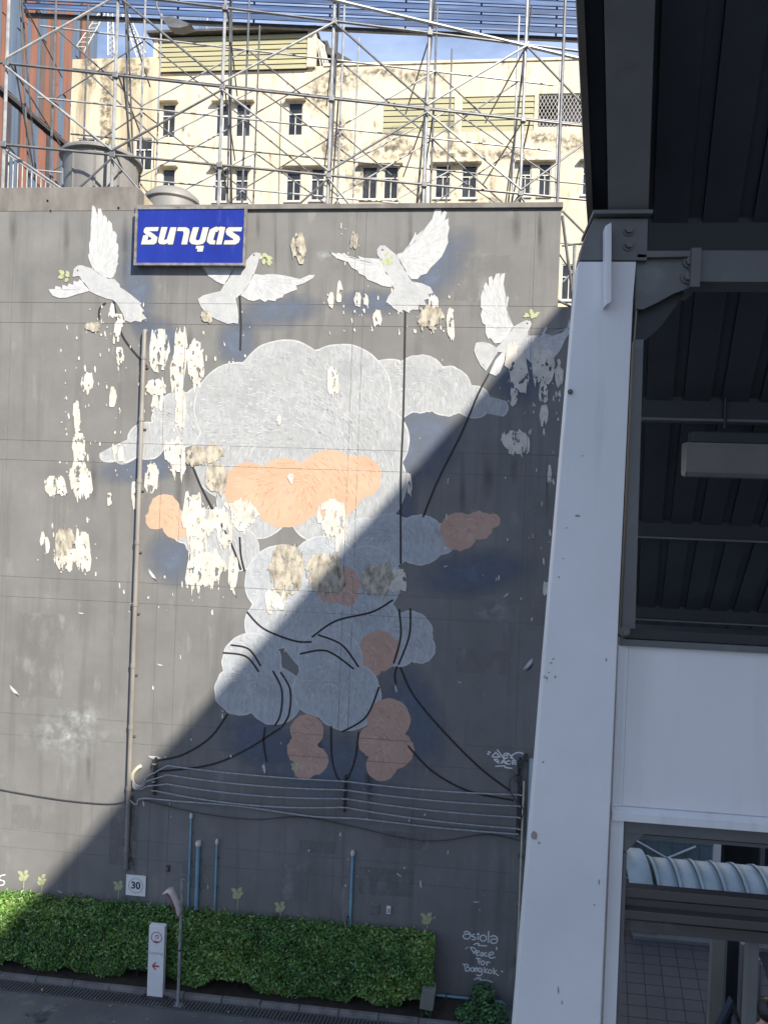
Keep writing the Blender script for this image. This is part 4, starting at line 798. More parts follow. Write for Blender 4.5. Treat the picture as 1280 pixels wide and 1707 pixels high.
# terrace opening: lavender room behind a wire grille
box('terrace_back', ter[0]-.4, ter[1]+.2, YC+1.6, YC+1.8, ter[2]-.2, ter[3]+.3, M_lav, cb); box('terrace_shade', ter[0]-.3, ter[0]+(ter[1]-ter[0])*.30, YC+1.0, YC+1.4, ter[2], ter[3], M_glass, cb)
gr = MB(); wd, ht = ter[1]-ter[0], ter[3]-ter[2]; n = 18
for k in range(-9, n):
    for sgn in (1, -1):
        xa = ter[0]+wd*k/n*1.0; xb = xa+ht*.55
        a, b = Vector((xa, 0, ter[2] if sgn > 0 else ter[3])), Vector((xb, 0, ter[3] if sgn > 0 else ter[2]))
        t0 = max(0, (ter[0]-xa)/(xb-xa)); t1 = min(1, (ter[1]-xa)/(xb-xa))
        if t1 > t0: p0, p1 = a.lerp(b, t0), a.lerp(b, t1); gr.tube([(p0.x, YC+.06, p0.z), (p1.x, YC+.06, p1.z)], .012, 4)
gr.build('wire_grille', M_frame, cb)
# upper louvred storey with roof sheet
r = rect(266, 513, 62, 120, YC); zb_ = zpar+.0
zlo, zhi = r[2], r[3]
box('attic_block', r[0]-.25, XW(524, 90, YC), YC+.25, YC+8, zpar-.45, zhi, M_cream, cb); box('louvre_back', r[0], r[1], YC-.085, YC-.003, zlo, zhi, M_roofmetal, cb)
for k in range(7):
    h = (zhi-zlo)/7; z = zlo+k*h
    MB().prism([(r[0], YC-.16, z+.012), (r[0], YC-.12, z+h*.99), (r[0], YC-.09, z+h*.99), (r[0], YC-.13, z+.012)], (r[1]-r[0], 0, 0)).build('louvre_slat', M_slatgreen, cb)
box('attic_pillar', r[0]-.25, r[0]-.01, YC-.17, YC+.24, zlo, zhi, M_cream, cb); box('attic_pillar', r[1]+.01, r[1]+.42, YC-.18, YC+.24, zpar-.1, zhi+.1, M_cream, cb)
MB().prism([(r[0]-.5, YC-.5, zhi+.05), (r[0]-.5, YC-.5, zhi+.17), (r[0]-.5, YC+9, zhi+.6), (r[0]-.5, YC+9, zhi+.48)], (r[1]-r[0]+1.0, 0, 0)).build('roof_sheet', M_roofmetal, cb)
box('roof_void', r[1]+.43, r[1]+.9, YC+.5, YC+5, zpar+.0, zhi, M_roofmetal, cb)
MB().prism([W(530, 60, YC+.5), W(548, 78, YC+.5), W(606, 112, YC+.5), W(590, 113, YC+.5), W(536, 84, YC+.5)], (0, 6, 0)).build('roof_sheet', M_roofmetal, cb)
for k in range(7):
    p = W(527+k*2.2, 62+k*2, YC+.3); tube('roof_lath', [p, W(535+k*1.6+(k % 3)*3, 112, YC+.3)], .03, M_frame, cb, 5)
# left wing
YL = 19.4; lw = [rect(128, 158, 230, 320, YL), rect(225, 256, 230, 284, YL)]
XA, XB = XW(118, 200, YL), XW(258, 200, YL)
facade('wing_wall', XA, XB, 0, ZW(190, 97, YL), lw, YL, M_creamstain)
box('wing_return', XB-.1, XB-.004, YL+.002, YC+.3, 0, ZW(190, 97, YL)-.01, M_cream, cb); box('wing_side', XA+.004, XA+.1, YL+.002, YC+10, 0, ZW(190, 97, YL)-.01, M_cream, cb)
for r in lw: window(r, YL)
box('wing_roof', XA+.11, XB-.11, YL+.05, YC+9, ZW(190, 97, YL)-.5, ZW(190, 97, YL)-.3, M_conc, cb)
tube('wall_pipe', [W(470, 165, YC-.06), W(466, 340, YC-.06)], .03, M_palepipe, cb, 6); tube('wall_pipe', [W(713, 215, YC-.1), W(712, 345, YC-.1)], .09, M_frame, cb, 8)
for v_ in ((650, 250, 60, 22, 0), (740, 256, 90, 13, 2), (840, 258, 80, 12, 0), (560, 235, 34, 55, 0), (660, 225, 26, 20, 0), (752, 225, 14, 40, 0), (575, 130, 50, 26, 0), (700, 128, 60, 16, 0), (640, 120, 40, 12, 0), (950, 240, 40, 20, 0), (530, 160, 30, 40, 0), (900, 230, 40, 14, 0), (600, 300, 30, 30, 0), (820, 340, 60, 14, 0)):
    soft('mold_stain', oval(*v_), M_mold, 6, cb, .15, YC)
for v_ in ((176, 170, 12, 95, 0), (150, 120, 18, 40, 0), (215, 125, 22, 36, 0), (185, 240, 10, 40, 0), (240, 115, 14, 30, 0)):
    soft('mold_stain', oval(*v_), M_mold, 6, cb, .3, YL)
# TV aerial and lattice masts
an = thing('tv_aerial', 'thin white television aerial above the cream roof', 'aerial', W(345, 52, YC+1))
b = W(345, 56, YC+1); tp = W(346, 30, YC+1); tube('mast', [b, tp], .02, M_galv, an, 5)
for k, f in enumerate((.55, .75, .95)):
    p = b.lerp(tp, f); tube('boom', [p+Vector((-.45, 0, -.1)), p+Vector((.35, 0, .1))], .012, M_galv, an, 4)
    for j in range(5): c_ = p+Vector((-.4+.19*j, 0, -.09+.045*j)); tube('element', [c_+Vector((0, -.3, .06)), c_+Vector((0, .3, -.06))], .01, M_galv, an, 4)
def lattice(name, label, pa, pb, wd, n, Y):
    a, b = W(*pa, Y), W(*pb, Y); ax = (b-a).normalized(); sx = ax.cross(Vector((0, 1, 0))).normalized()*wd; sy = Vector((0, wd, 0)); t = thing(name, label, 'mast', a, 'white lattice masts')
    cs = [sx, -sx, sy*1.5]
    for c_ in cs: tube('leg', [a+c_, b+c_*.6], .035, M_frame, t, 5)
    for k in range(n):
        p0, p1 = a.lerp(b, k/n), a.lerp(b, (k+1)/n)
        for i in range(3): tube('lacing', [p0+cs[i]*(1-.4*k/n), p1+cs[(i+1) % 3]*(1-.4*(k+1)/n)], .022, M_frame, t, 4)
lattice('lattice_mast', 'leaning white lattice mast at left above the cream wing', (134, 82), (172, 20), .28, 8, YC+4)
lattice('lattice_mast', 'steeper white lattice mast leaning left behind the scaffold post', (236, 92), (204, 10), .28, 10, YC+4)
lattice('lattice_mast', 'upright dark-gapped lattice mast between the two leaning masts', (186, 92), (184, 15), .22, 9, YC+6)

# ================================================================== STRIPED TOWER, far left
ta = W(0, 150, 28); tb = WZ(110, 243, ta.z); dv = Vector(((tb-ta).x, (tb-ta).y, 0)).normalized(); nv = Vector((dv.y, -dv.x, 0))
tw = thing('clad_tower', 'tall building with terracotta, brown and slate vertical cladding at far left', 'building', (ta.x, ta.y, 0))
def tpos(px):
    dd = ray(px, 200); k_ = dd.cross(Vector((dv.x, dv.y, 0))); # intersect vertical plane through ta along dv
    return (CAM+dd*((ta-CAM).dot(nv)/dd.dot(nv)))
o0 = Vector((ta.x, ta.y, 0)); u0 = (tpos(-40)-o0).dot(dv); u1 = (tpos(158)-o0).dot(dv)
MB().obox(o0+dv*u0-nv*8, dv*(u1-u0), nv*7.9, (0, 0, 60)).build('tower_core', M_charc, tw)
edges = [-40]; rd = random.Random(5)
while edges[-1] < 156: edges.append(edges[-1]+rd.choice((5.5, 6.5, 7.5, 5.5)))
cm = [M_terra, M_brown, M_slate, M_terra, M_charc]
zl = ta.z
for i in range(len(edges)-1):
    ua, ub = (tpos(edges[i])-o0).dot(dv)+.05, min(u1, (tpos(edges[i+1])-o0).dot(dv))-.03
    cuts = [0, 14+rd.random()*8, zl-.35, zl+.35, zl+2+rd.random()*9, 60]; ck = rd.randrange(5)
    for j in range(5):
        if j == 2: continue
        if rd.random() < .55: ck = rd.choice([0, 0, 0, 1, 1, 2, 2, 4])
        dz = .10+.12*rd.random()
        MB().obox(o0+dv*ua+Vector((0, 0, cuts[j]+.02))-nv*.1, dv*(ub-ua), nv*dz, (0, 0, cuts[j+1]-cuts[j]-.04)).build('cladding_slat', cm[ck], tw)
MB().obox(o0+dv*u0+Vector((0, 0, zl-.12))-nv*.05, dv*(u1-u0), nv*.3, (0, 0, .14)).build('floor_ledge', M_charc, tw)
MB().obox(o0+dv*u0+Vector((0, 0, zl+.12))-nv*.05, dv*(u1-u0), nv*.22, (0, 0, .1)).build('floor_ledge', M_brown, tw)

# ================================================================== HEDGE, KERB, DRAIN
HXL, HXR = -16.2, W(722, 1600, -.5).x
kf = WZ(300, 1656, .1); YK = -.98
bed = box('planting_bed', -40, 1.2, YK+.10, -.001, -.05, .07, M_soil); struct(bed)
for k in range(26): box('kerb_stone', 1.2-(k+1)*.9+.008, 1.2-k*.9-.008, YK-.02+random.uniform(-.006, .006), YK+.10, -.05, .12+random.uniform(-.008, .006), M_kerb, bed, bevel=.014)
dr = thing('drain_grating', 'long dark slotted drain grating along the kerb in front of the hedge', 'drain', (-7, YK-.3, 0))
box('channel', -30, 1.2, YK-.36, YK-.03, .001, .006, M_iron, dr)
fr = MB(); fr.box(-30, 1.2, YK-.385, YK-.355, .002, .026); fr.box(-30, 1.2, YK-.05, YK-.025, .002, .026); fr.build('grating_frame', M_galvd, dr)
gm = MB()
x = -16.0
k = 0
while x < 1.15:
    gm.obox((x, YK-.354, .007), (.028, 0, 0), (.05, .303, 0), (0, 0, .015)); x += .085; k += 1
stuff(gm.build('grating_bar', M_greysteel, dr))
def leaf_mesh(name, P, N, size, m, parent, dark=.5, sp=.9):
    n = len(P); t = rng.normal(size=(n, 3)); N = N+rng.normal(scale=sp, size=(n, 3)); N /= np.linalg.norm(N, axis=1)[:, None]
    t -= N*(t*N).sum(1)[:, None]; t /= np.linalg.norm(t, axis=1)[:, None]; b = np.cross(N, t); s = size*(.5+1.0*rng.random(n))[:, None]
    V = np.stack([P-t*s, P+b*s*.46+N*s*.12, P+t*s, P-b*s*.46+N*s*.12], 1).reshape(-1, 3)
    me = bpy.data.meshes.new(name); me.vertices.add(4*n); me.vertices.foreach_set('co', V.ravel().astype(np.float32))
    F = np.arange(4*n).reshape(-1, 4); T_ = np.concatenate([F[:, [0, 1, 2]], F[:, [0, 2, 3]]], 1).reshape(-1)
    me.loops.add(6*n); me.loops.foreach_set('vertex_index', T_.astype(np.int32)); me.polygons.add(2*n); me.polygons.foreach_set('loop_start', np.arange(0, 6*n, 3, dtype=np.int32))
    me.update(calc_edges=True); me.validate()
    big = np.array([noise.noise(Vector((p[0]*.8, p[1]*.8, p[2]*1.3)))+.6*noise.noise(Vector((p[0]*2.6+9, p[1]*2.6, p[2]*2.6))) for p in P])
    c = (dark+(1.75-dark)*rng.random(n)**1.5)*(1+.42*big); warm = .92+.4*(rng.random(n)-.4)+.25*np.clip(big, -.5, .8); dead = rng.random(n) < .012; warm[dead] = 2.6; c = np.clip(c, .12, 3)
    col = np.ones((n, 4, 4)); col[:, :, 0] = (c*warm)[:, None]; col[:, :, 1] = c[:, None]; col[:, :, 2] = (c*.9)[:, None]
    at = me.color_attributes.new('Col', 'FLOAT_COLOR', 'POINT'); at.data.foreach_set('color', col.ravel().astype(np.float32))
    return stuff(link(name, me, m, parent))
def nz3(x, y, z, f): return noise.noise(Vector((x*f, y*f, z*f)))
HT = 1.58; HF, HB = -.80, -.05
hg = thing('clipped_hedge', 'long clipped green box hedge planted along the foot of the wall', 'hedge', ((HXL+HXR)/2, -.5, .07))
Ps, Ns = [], []
nF, nT, nE = 78000, 32000, 4200
for k in range(nF):
    x = random.uniform(HXL, HXR); z = .1+(HT-.1)*random.random(); d_ = abs(random.gauss(0, .09))
    bz = .09*nz3(x, 0, z, 1.3)+.06*nz3(x, 3, z, 3.6)
    low = .16*max(0, 1-(z-.1)/.3)
    if z < .42 and nz3(x, 9, 0, .9) > .05+.5*(z-.1): continue
    Ps.append((x, HF+bz+low+d_, z)); Ns.append((0, -1, .35))
for k in range(nT):
    x = random.uniform(HXL, HXR); y = random.uniform(HF, HB); e_ = min(1, (y-HF)/.22); bz = .07*nz3(x, y, 0, 1.1)+.05*nz3(x, y, 5, 3.6)
    Ps.append((x, y, HT-.10*(1-e_)**2+bz-abs(random.gauss(0, .07))+(.13*random.random()**7)), ); Ns.append((0, -.25, 1))
for k in range(nE):
    y = random.uniform(HF, HB); z = random.uniform(.1, HT); Ps.append((HXR+.10*nz3(3, y, z, 2)-abs(random.gauss(0, .08)), y, z)); Ns.append((1, -.2, .3))
leaf_mesh('hedge_foliage', np.array(Ps), np.array(Ns), .037, M_leaf, hg, .45)
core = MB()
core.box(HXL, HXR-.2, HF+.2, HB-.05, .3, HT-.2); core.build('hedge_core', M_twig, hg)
for k in range(26):
    x = HXL+.3+(HXR-HXL-.6)*k/25; tube('stem', [(x, -.5, .06), (x+.05, -.45, .4), (x, -.4, .9)], .022, M_twig, hg, 5)
fp = np.stack([rng.uniform(-10, 1, 130), YK-.05-np.abs(rng.normal(0, .5, 130)), np.full(130, .03)], 1)
fo = leaf_mesh('fallen_leaves', fp, np.tile((0, 0, 1.), (130, 1)), .03, M_dry, None, .5, .15); tag(fo, 'dry fallen leaves scattered along the drain below the hedge', 'leaves')
def shrub(label, c, rx, ry, h, n, size, lobes):
    t = thing('leafy_shrub', label, 'shrub', c); Ps, Ns = [], []
    for k in range(n):
        lx, ly, lz, lr = random.choice(lobes); v = Vector((random.gauss(0, 1), random.gauss(0, 1), random.gauss(0, 1))).normalized(); rr = lr*(.55+.45*random.random()**.4)*(1+.22*nz3(v.x+lx, v.y, v.z, 2.5))
        p = Vector(c)+Vector((lx, ly, lz))+v*rr
        if p.z < .08 or p.y > -.05: continue
        Ps.append(p); Ns.append(v+Vector((0, -.1, .5)))
    leaf_mesh('shrub_foliage', np.array([tuple(p) for p in Ps]), np.array([tuple(v) for v in Ns]), size, M_fern, t, .4, .6)
    for (lx, ly, lz, lr) in lobes: tube('stem', [c, Vector(c)+Vector((lx*.5, ly*.5, lz*.6)), Vector(c)+Vector((lx, ly, lz))], [.03, .02, .012], M_twig, t, 5)
c = W(806, 1690, -.5); c = (c.x, -.55, .07)
shrub('leafy dark green shrub by the wall below the handwritten lettering', c, 1, 1, 1, 6500, .045, [(-.30, -.05, .05, .24), (.0, -.1, .08, .26), (.30, -.02, .06, .24), (-.04, .28, .20, .20), (.06, .30, .33, .17), (-.10, .3, .36, .14), (-.48, -.05, .0, .18), (.3, -.35, .0, .25), (-.25, -.4, .0, .27), (.05, -.5, .0, .28)])
a = WZ(712, 1690, .12); bx = thing('utility_cabinet', 'small beige tilted meter cabinet at the right end of the hedge', 'cabinet', (HXR+.1, -.7, .07))
p0 = W(699, 1682, -.92); p1 = W(721, 1686, -.92); p2 = W(726, 1652, -.92); p3 = W(704, 1649, -.92)
MB().prism([p0, p1, p2, p3], (0, .3, 0)).build('cabinet_body', M_olive, bx, bevel=.01)
tube('support_leg', [(p0.x+.06, -.85, .07), (p0.x+.06, -.85, p0.z+.02)], .025, M_iron, bx, 5); tube('support_leg', [(p1.x-.05, -.85, .07), (p1.x-.05, -.85, p1.z+.02)], .025, M_iron, bx, 5)
MB().prism([p0.lerp(p2, .12)+Vector((0, -.006, 0)), p1.lerp(p3, .12)+Vector((0, -.006, 0)), p2.lerp(p0, .12)+Vector((0, -.006, 0)), p3.lerp(p1, .12)+Vector((0, -.006, 0))], (0, .004, 0)).build('cabinet_door', M_olive, bx)

# ================================================================== LOADING TOTEM AND LAMP POLE
b = WZ(258, 1665, .0); YT = b.y; top = W(262, 1544, YT).z; x0 = W(245, 1662, YT).x; x1 = W(271, 1662, YT).x; xm = (x0+x1)/2
tt = thing('totem_sign', 'white upright totem sign with loading arrow standing before the hedge', 'sign', (xm, YT, 0))
box('base_plate', x0-.1, x1+.12, YT-.08, YT+.22, .001, .05, M_iron, tt, bevel=.008)
box('totem_body', x0, x1, YT, YT+.14, .05, top, M_white, tt, bevel=.008)
yy = YT-.003; wd = x1-x0
cc = Vector((xm, 0, top-.26)); disc_ring(cc, .115, .13, 0, yy, 36).build('ring', M_maroon, tt)
seg = [(cc.x+.113*math.cos(a_), yy, cc.z+.113*math.sin(a_)) for a_ in np.linspace(R(228), R(312), 12)]; MB().add(seg, [tuple(range(12))]).build('ring_segment', M_red, tt)
g = MB()
for (xa, xb, za, zb) in ((-.03, .05, .04, .058), (.034, .05, -.01, .04), (-.03, -.012, .0, .04), (-.005, .034, -.02, -.003), (-.03, -.015, -.06, -.04)): g.add([(cc.x+xa, yy, cc.z+za), (cc.x+xb, yy, cc.z+za), (cc.x+xb, yy, cc.z+zb), (cc.x+xa, yy, cc.z+zb)], [(0, 1, 2, 3)])
g.build('symbol', M_red, tt)
text_mesh('caption', 'Loading', .105, (xm, yy, top-.62), M_greyprint, tt)
g = MB(); az = top-.92; ax_ = xm
g.add([(ax_-.09, yy, az), (ax_-.02, yy, az+.085), (ax_+.02, yy, az+.085), (ax_-.035, yy, az+.018), (ax_+.085, yy, az+.018), (ax_+.085, yy, az-.018), (ax_-.035, yy, az-.018), (ax_+.02, yy, az-.085), (ax_-.02, yy, az-.085)], [(0, 1, 2, 3), (0, 3, 4, 5, 6), (0, 6, 7, 8)]); g.build('arrow', M_red, tt)
b = WZ(297, 1676, 0); YP = b.y
lp = thing('lamp_pole', 'thin grey pole with a curved pale hood in front of the hedge', 'lamp post', (b.x, YP, 0))
topz = W(311, 1468, YP).z
box('foot_plate', b.x-.09, b.x+.09, YP-.08, YP+.08, .001, .02, M_galv, lp); tube('pole', [(b.x, YP, .02), (b.x, YP, topz)], .036, M_galv, lp, 10); MB().lathe((b.x, YP, topz), [(.04, 0), (.04, .02)], 10).build('pole_cap', M_galv, lp)
MB().lathe((b.x, YP, 1.25), [(.045, 0), (.045, .04)], 10).build('clamp_band', M_iron, lp)
hood = [W(279, 1481, YP), W(284, 1478.5, YP), W(289, 1478, YP), W(294, 1484, YP), W(298, 1492, YP), W(303, 1504, YP), W(305, 1514, YP), W(306, 1519, YP)]
inn = [W(306, 1519, YP), W(300, 1514, YP), W(297, 1508, YP), W(293, 1500, YP), W(288, 1489, YP), W(283, 1483, YP), W(279, 1484, YP)]
mb = MB(); n = len(hood)
V = [h for h in hood]+[h+Vector((-.03, -.22, -.02)) for h in hood]; mb.add(V, [(i, i+1, i+1+n, i+n) for i in range(n-1)])
ho = mb.build('curved_hood', M_lamp, lp, True); sm_ = ho.modifiers.new('t', 'SOLIDIFY'); sm_.thickness = .025
tube('hood_arm', [(b.x, YP, hood[5].z+.02), hood[5]+Vector((0, -.1, 0))], .015, M_galv, lp, 6)
MB().prism([h+Vector((-.02, -.18, -.045)) for h in (hood[1], hood[3], hood[5], hood[6])]+[h+Vector((-.07, -.18, -.10)) for h in (hood[6], hood[4], hood[2])], (0, .12, 0)).build('lamp_tray', M_maroon, lp)

# ================================================================== STATION STAIR CANOPY (near, right)
YF = -13.2
Q = lambda x, y, Y=YF: W(x, y, Y)
dfall = (FWD+RGT*((1040-CX)/FPX)-UPV*((1600-CY)/FPX)).normalized()
can = thing('stair_canopy', 'white steel column and dark sloping corrugated canopy of the station stair', 'canopy', (Q(930, 1707).x, YF, 0))
left = [(990, 364), (979, 385), (970, 410), (963, 445), (958, 500), (912, 1040), (857, 1707), (838, 1940)]
right = [(994, 1840), (1000, 1707), (1030, 1040), (1054.7, 500), (1060, 430), (1078, 430), (1080, 364)]
poly = [Q(*p) for p in [(964.5, 436)]+left[3:]+[(989, 1940)]+right[1:4]+[(1060, 436)]]
MB().prism(poly, (0, .14, 0)).build('column', M_alu, can, bevel=.004)
MB().prism([Q(*p) for p in left[:3]+[(964.8, 434), (1078, 434), (1080, 364)]], (0, .14, 0)).build('column_top_shade', M_greysteel, can, bevel=.004)  # column top in darker grey, the overhang's shade put into its colour
pa, pb = Q(838, 1940), Q(989, 1940)
box('column_foot', pa.x, pb.x, YF+.001, YF+.139, 0, pa.z-.002, M_alu, can)
# column top plate, fin, bolts
tp = Q(988, 362)
box('cap_plate', Q(986, 362).x, Q(1084, 362).x, YF-.05, YF+.4, Q(1010, 362).z+.002, Q(1010, 356).z+.002, M_greysteel, can)
MB().prism([Q(1004, 386, YF-.002), Q(1014, 380, YF-.002), Q(1014, 510, YF-.002), Q(1004, 516, YF-.002)], (0, -.09, 0)).build('stiffener_fin', M_alu, can, bevel=.004)
def bolt(p, r, m=M_alu):
    o = MB(); o.lathe(p, [(r*1.5, -.0), (r*1.5, -.006)], 14, 'Y'); o.lathe((p.x, p.y-.006, p.z), [(r, 0), (r, -.022)], 6, 'Y'); return o.build('bolt', m, can)
for p in ((1047, 384), (1047, 409)): bolt(Q(*p, YF-.002), .022, M_greysteel)
bolt(Q(950, 653, YF-.002), .010, M_greysteel)
rdc = random.Random(3)
for (x, y, a_, b_) in ((922, 1098, 3, 3), (918, 1105, 4, 3), (914, 1121, 3, 3), (925, 1128, 4, 4), (931, 962, 3, 3), (938, 931, 3, 2), (944, 880, 2, 3), (890, 1392, 9, 14), (898, 1405, 4, 5), (930, 1650, 2, 14), (936, 1670, 2, 7), (998, 1470, 2, 9), (962, 860, 8, 4), (970, 760, 3, 2), (990, 1508, 3, 3), (905, 1270, 4, 3), (1010, 1100, 3, 6)):
    paint('scuff_mark', [peel_poly(x, y, a_, b_, rdc)], M_scuff, 1, can, cut=False, Y0=YF)
# roof beam running up toward the viewer
J0, J1 = Q(1014, 356), Q(1080, 354); nrm = Vector((1, 0, 0)).cross(dfall).normalized()
if nrm.z < 0: nrm = -nrm
Lb = 4.2
MB().obox(J0+dfall*.0, J1-J0, -dfall*Lb, nrm*.02).build('beam_flange', M_beam, can)
MB().obox(J0+(J1-J0)*.44+nrm*.021, (J1-J0)*.12, -dfall*Lb, nrm*.3).build('beam_web', M_dark, can)
MB().obox(J0+nrm*.322, J1-J0, -dfall*Lb, nrm*.02).build('beam_flange', M_dark, can)
gx = Vector((-.085, 0, 0))
MB().obox(J0+gx+nrm*.12+dfall*.16, (.084, 0, 0), -dfall*Lb, nrm*.02).build('gutter_floor', M_dark, can)
MB().obox(J0+gx*1.0+nrm*.06+dfall*.14+Vector((-.035, 0, 0)), (.034, 0, 0), -dfall*Lb, nrm*.30).build('gutter_fascia', M_ribgutter, can)
# deck sheets
D0 = J0+nrm*.36; sref = dfall*8.2; back = dfall*-4.3
xw = .30
for k in range(17):
    o = D0+Vector((k*xw-.02, 0, 0))+back
    MB().obox(o+Vector((.01, 0, 0)), (xw-.09, 0, 0), sref-back, nrm*.012).build('deck_sheet', M_deck, can)
    MB().obox(o+Vector((xw-.078, 0, 0))+nrm*.028, (.086, 0, 0), sref-back, nrm*.012).build('deck_rib', M_deck, can)
MB().obox(D0+back+nrm*.08+Vector((-.02, 0, 0)), (17*xw, 0, 0), sref-back, nrm*.03).build('deck_top', M_deck, can)
# purlins
XRR = D0.x+16.8*xw
for (py, hh, ww, lip) in ((402, .20, .30, False), (692, .10, .20, True), (893, .09, .19, True), (1032, .10, .16, True), (140, .1, .16, True)):
    if py < 300: continue
    p = WP(1170, py, D0-nrm*.1, nrm); xa = J1.x+max(0, (p.y-J1.y)*dfall.x/dfall.y)
    MB().obox(Vector((xa, p.y, p.z))+Vector((0, 0, -hh*.3)), (XRR-xa, 0, 0), (0, ww*.6, 0), (0, 0, hh+.12)).build('purlin', M_dark, can)
    if lip: MB().obox(Vector((xa, p.y-.03, p.z-hh*.3-.022)), (XRR-xa, 0, 0), (0, ww*.6+.06, 0), (0, 0, .02)).build('purlin_flange', M_greysteel, can)
# transverse beam and gusset bracket right of the column
ga = [Q(1062, 428), Q(1160, 426), Q(1168, 470), Q(1125, 486), Q(1100, 500), Q(1075, 512), Q(1062, 512)]
MB().prism([p+Vector((0, .04, 0)) for p in ga], (0, .03, 0)).build('gusset_plate', M_greysteel, can)
MB().prism([Q(1062, 418), Q(1168, 418), Q(1168, 427), Q(1062, 429)], (0, .26, 0)).build('bracket_flange', M_greysteel, can)
gb2 = [Q(1062, 512, YF+.12), Q(1120, 490, YF+.12), Q(1145, 478, YF+.12), Q(1130, 505, YF+.12), Q(1100, 545, YF+.12), Q(1074, 568, YF+.12), Q(1058, 568, YF+.12)]
MB().prism(gb2, (0, .05, 0)).build('curved_gusset', M_dark, can)
z0_, z1_ = Q(1220, 468).z, Q(1220, 415).z
box('tie_beam', Q(1166, 440).x, XRR, YF+.02, YF+.22, z0_, z1_, M_greysteel, can, bevel=.004)
box('end_plate', Q(1150, 440).x, Q(1165.5, 440).x, YF-.02, YF+.26, z0_-.04, z1_+.0, M_greysteel, can)
for p in ((1148, 436), (1145, 462)): bolt(Q(*p, YF+.03), .024, M_greysteel)
# slim channel beside the column
a, b = Q(1072, 566, YF+.04), Q(1050, 1048, YF+.04); cw = .05
xx = (Q(1064, 566, YF+.04).x+Q(1042, 1048, YF+.04).x)/2
MB().prism([Q(1058, 566, YF+.04), Q(1072, 566, YF+.04), Q(1058, 1048, YF+.04), Q(1036, 1048, YF+.04)], (0, .08, 0)).build('side_channel', M_greysteel, can)
bolt(Q(1042, 1052, YF-.0), .018, M_greysteel)
# ceiling lamp
lz = WP(1200, 735, D0-nrm*.3, nrm); YLm = lz.y
lt = thing('tube_light', 'long fluorescent lamp with ribbed frosted cover under the canopy', 'lamp', (lz.x, YLm, lz.z))
xa = W(1142, 760, YLm).x; za, zb2, zc = W(1200, 795, YLm).z, W(1200, 740, YLm).z, W(1200, 725, YLm).z
prof = [(YLm-.075, zb2), (YLm-.08, zb2-.04), (YLm-.07, za+.03), (YLm-.04, za), (YLm+.04, za), (YLm+.07, za+.03), (YLm+.08, zb2-.04), (YLm+.075, zb2)]
fin = []
for i in range(len(prof)-1):
    for j in range(4): t_ = j/4; fin.append((prof[i][0]*(1-t_)+prof[i+1][0]*t_, prof[i][1]*(1-t_)+prof[i+1][1]*t_+(-.008 if j % 2 else 0)))
fin.append(prof[-1])
MB().prism([(xa, y, z) for y, z in fin], (1.5, 0, 0)).build('diffuser', M_diff, lt)
box('lamp_housing', xa+.03, xa+1.47, YLm-.07, YLm+.07, zb2+.001, zc+.02, M_dark, lt, bevel=.01)
MB().prism([(xa-.012, y, z) for y, z in prof], (.011, 0, 0)).build('end_cap', M_diff, lt)
for k in (.3, 1.2): tube('hanger', [(xa+k, YLm, zc+.05), (xa+k, YLm, zc+.45)], .012, M_dark, lt, 5)

# ================================================================== STATION PARAPET: white board, sill, rails
pr = thing('station_parapet', 'white blank advertising board and grey rails right of the steel column', 'parapet', (Q(1150, 1350, YF+.1).x, YF+.1, 6))
YB = YF+.10; XO = Q(1420, 1200, YB).x
def hbar(name, y_l, y_r, thick_px, Y, d_, m, xl=1037, lift=0):
    a = W(xl, y_l, Y); zt_ = (a.z+W(1280, y_r, Y).z)/2; h = thick_px*(Y-CAM.y)/FPX
    return box(name, a.x, XO, Y, Y+d_, zt_-h, zt_, m, pr, bevel=.004)
tl, tr_, bl_, br_ = W(1047, 1075, YB), W(1280, 1090, YB), W(1037, 1340, YB), W(1280, 1364, YB)
xl_ = (tl.x+bl_.x)/2; zt_ = (tl.z+tr_.z)/2; zb_ = (bl_.z+br_.z)/2
box('white_board', xl_, XO, YB, YB+.04, zb_, zt_, M_panel, pr)
box('top_trim', xl_-.05, XO, YB-.03, YB+.06, zt_+.002, zt_+.04, M_greysteel, pr); box('top_channel', xl_-.03, XO, YB-.01, YB+.2, zt_+.045, zt_+.10, M_dark, pr)
box('board_stile', xl_-.028, xl_-.002, YB-.006, YB+.05, zb_, zt_, M_alu, pr); box('board_stile', xl_-.062, xl_-.031, YB-.02, YB+.05, zb_, zt_, M_alu, pr)
sz = zb_-.002; MB().prism([(xl_-.065, YB-.05, sz-.07), (xl_-.065, YB-.05, sz-.025), (xl_-.065, YB-.02, sz), (xl_-.065, YB+.06, sz), (xl_-.065, YB+.06, sz-.07)], (XO-xl_+.065, 0, 0)).build('sill', M_alu, pr)
box('lower_post', W(1020, 1500, YB).x-.03, W(1020, 1500, YB).x+.045, YB-.02, YB+.06, sz-2.6, sz-.072, M_alu, pr, bevel=.003)
xp = W(1020, 1500, YB).x+.05
box('head_frame', xp, XO, YB+.0, YB+.08, sz-.155, sz-.074, M_greysteel, pr); box('inner_head', xp+.08, XO, YB+.09, YB+.55, sz-.20, sz-.165, M_dark, pr); box('inner_trim', xp+.07, XO, YB+.06, YB+.088, sz-.205, sz-.185, M_greysteel, pr)
MB().prism([(xp, YB+.01, sz-.156), (xp+.12, YB+.01, sz-.156), (xp+.02, YB+.01, sz-.27), (xp, YB+.01, sz-.27)], (0, .06, 0)).build('corner_bracket', M_greysteel, pr)
box('jamb', xp, xp+.022, YB-.005, YB+.06, sz-2.5, sz-.272, M_greysteel, pr)
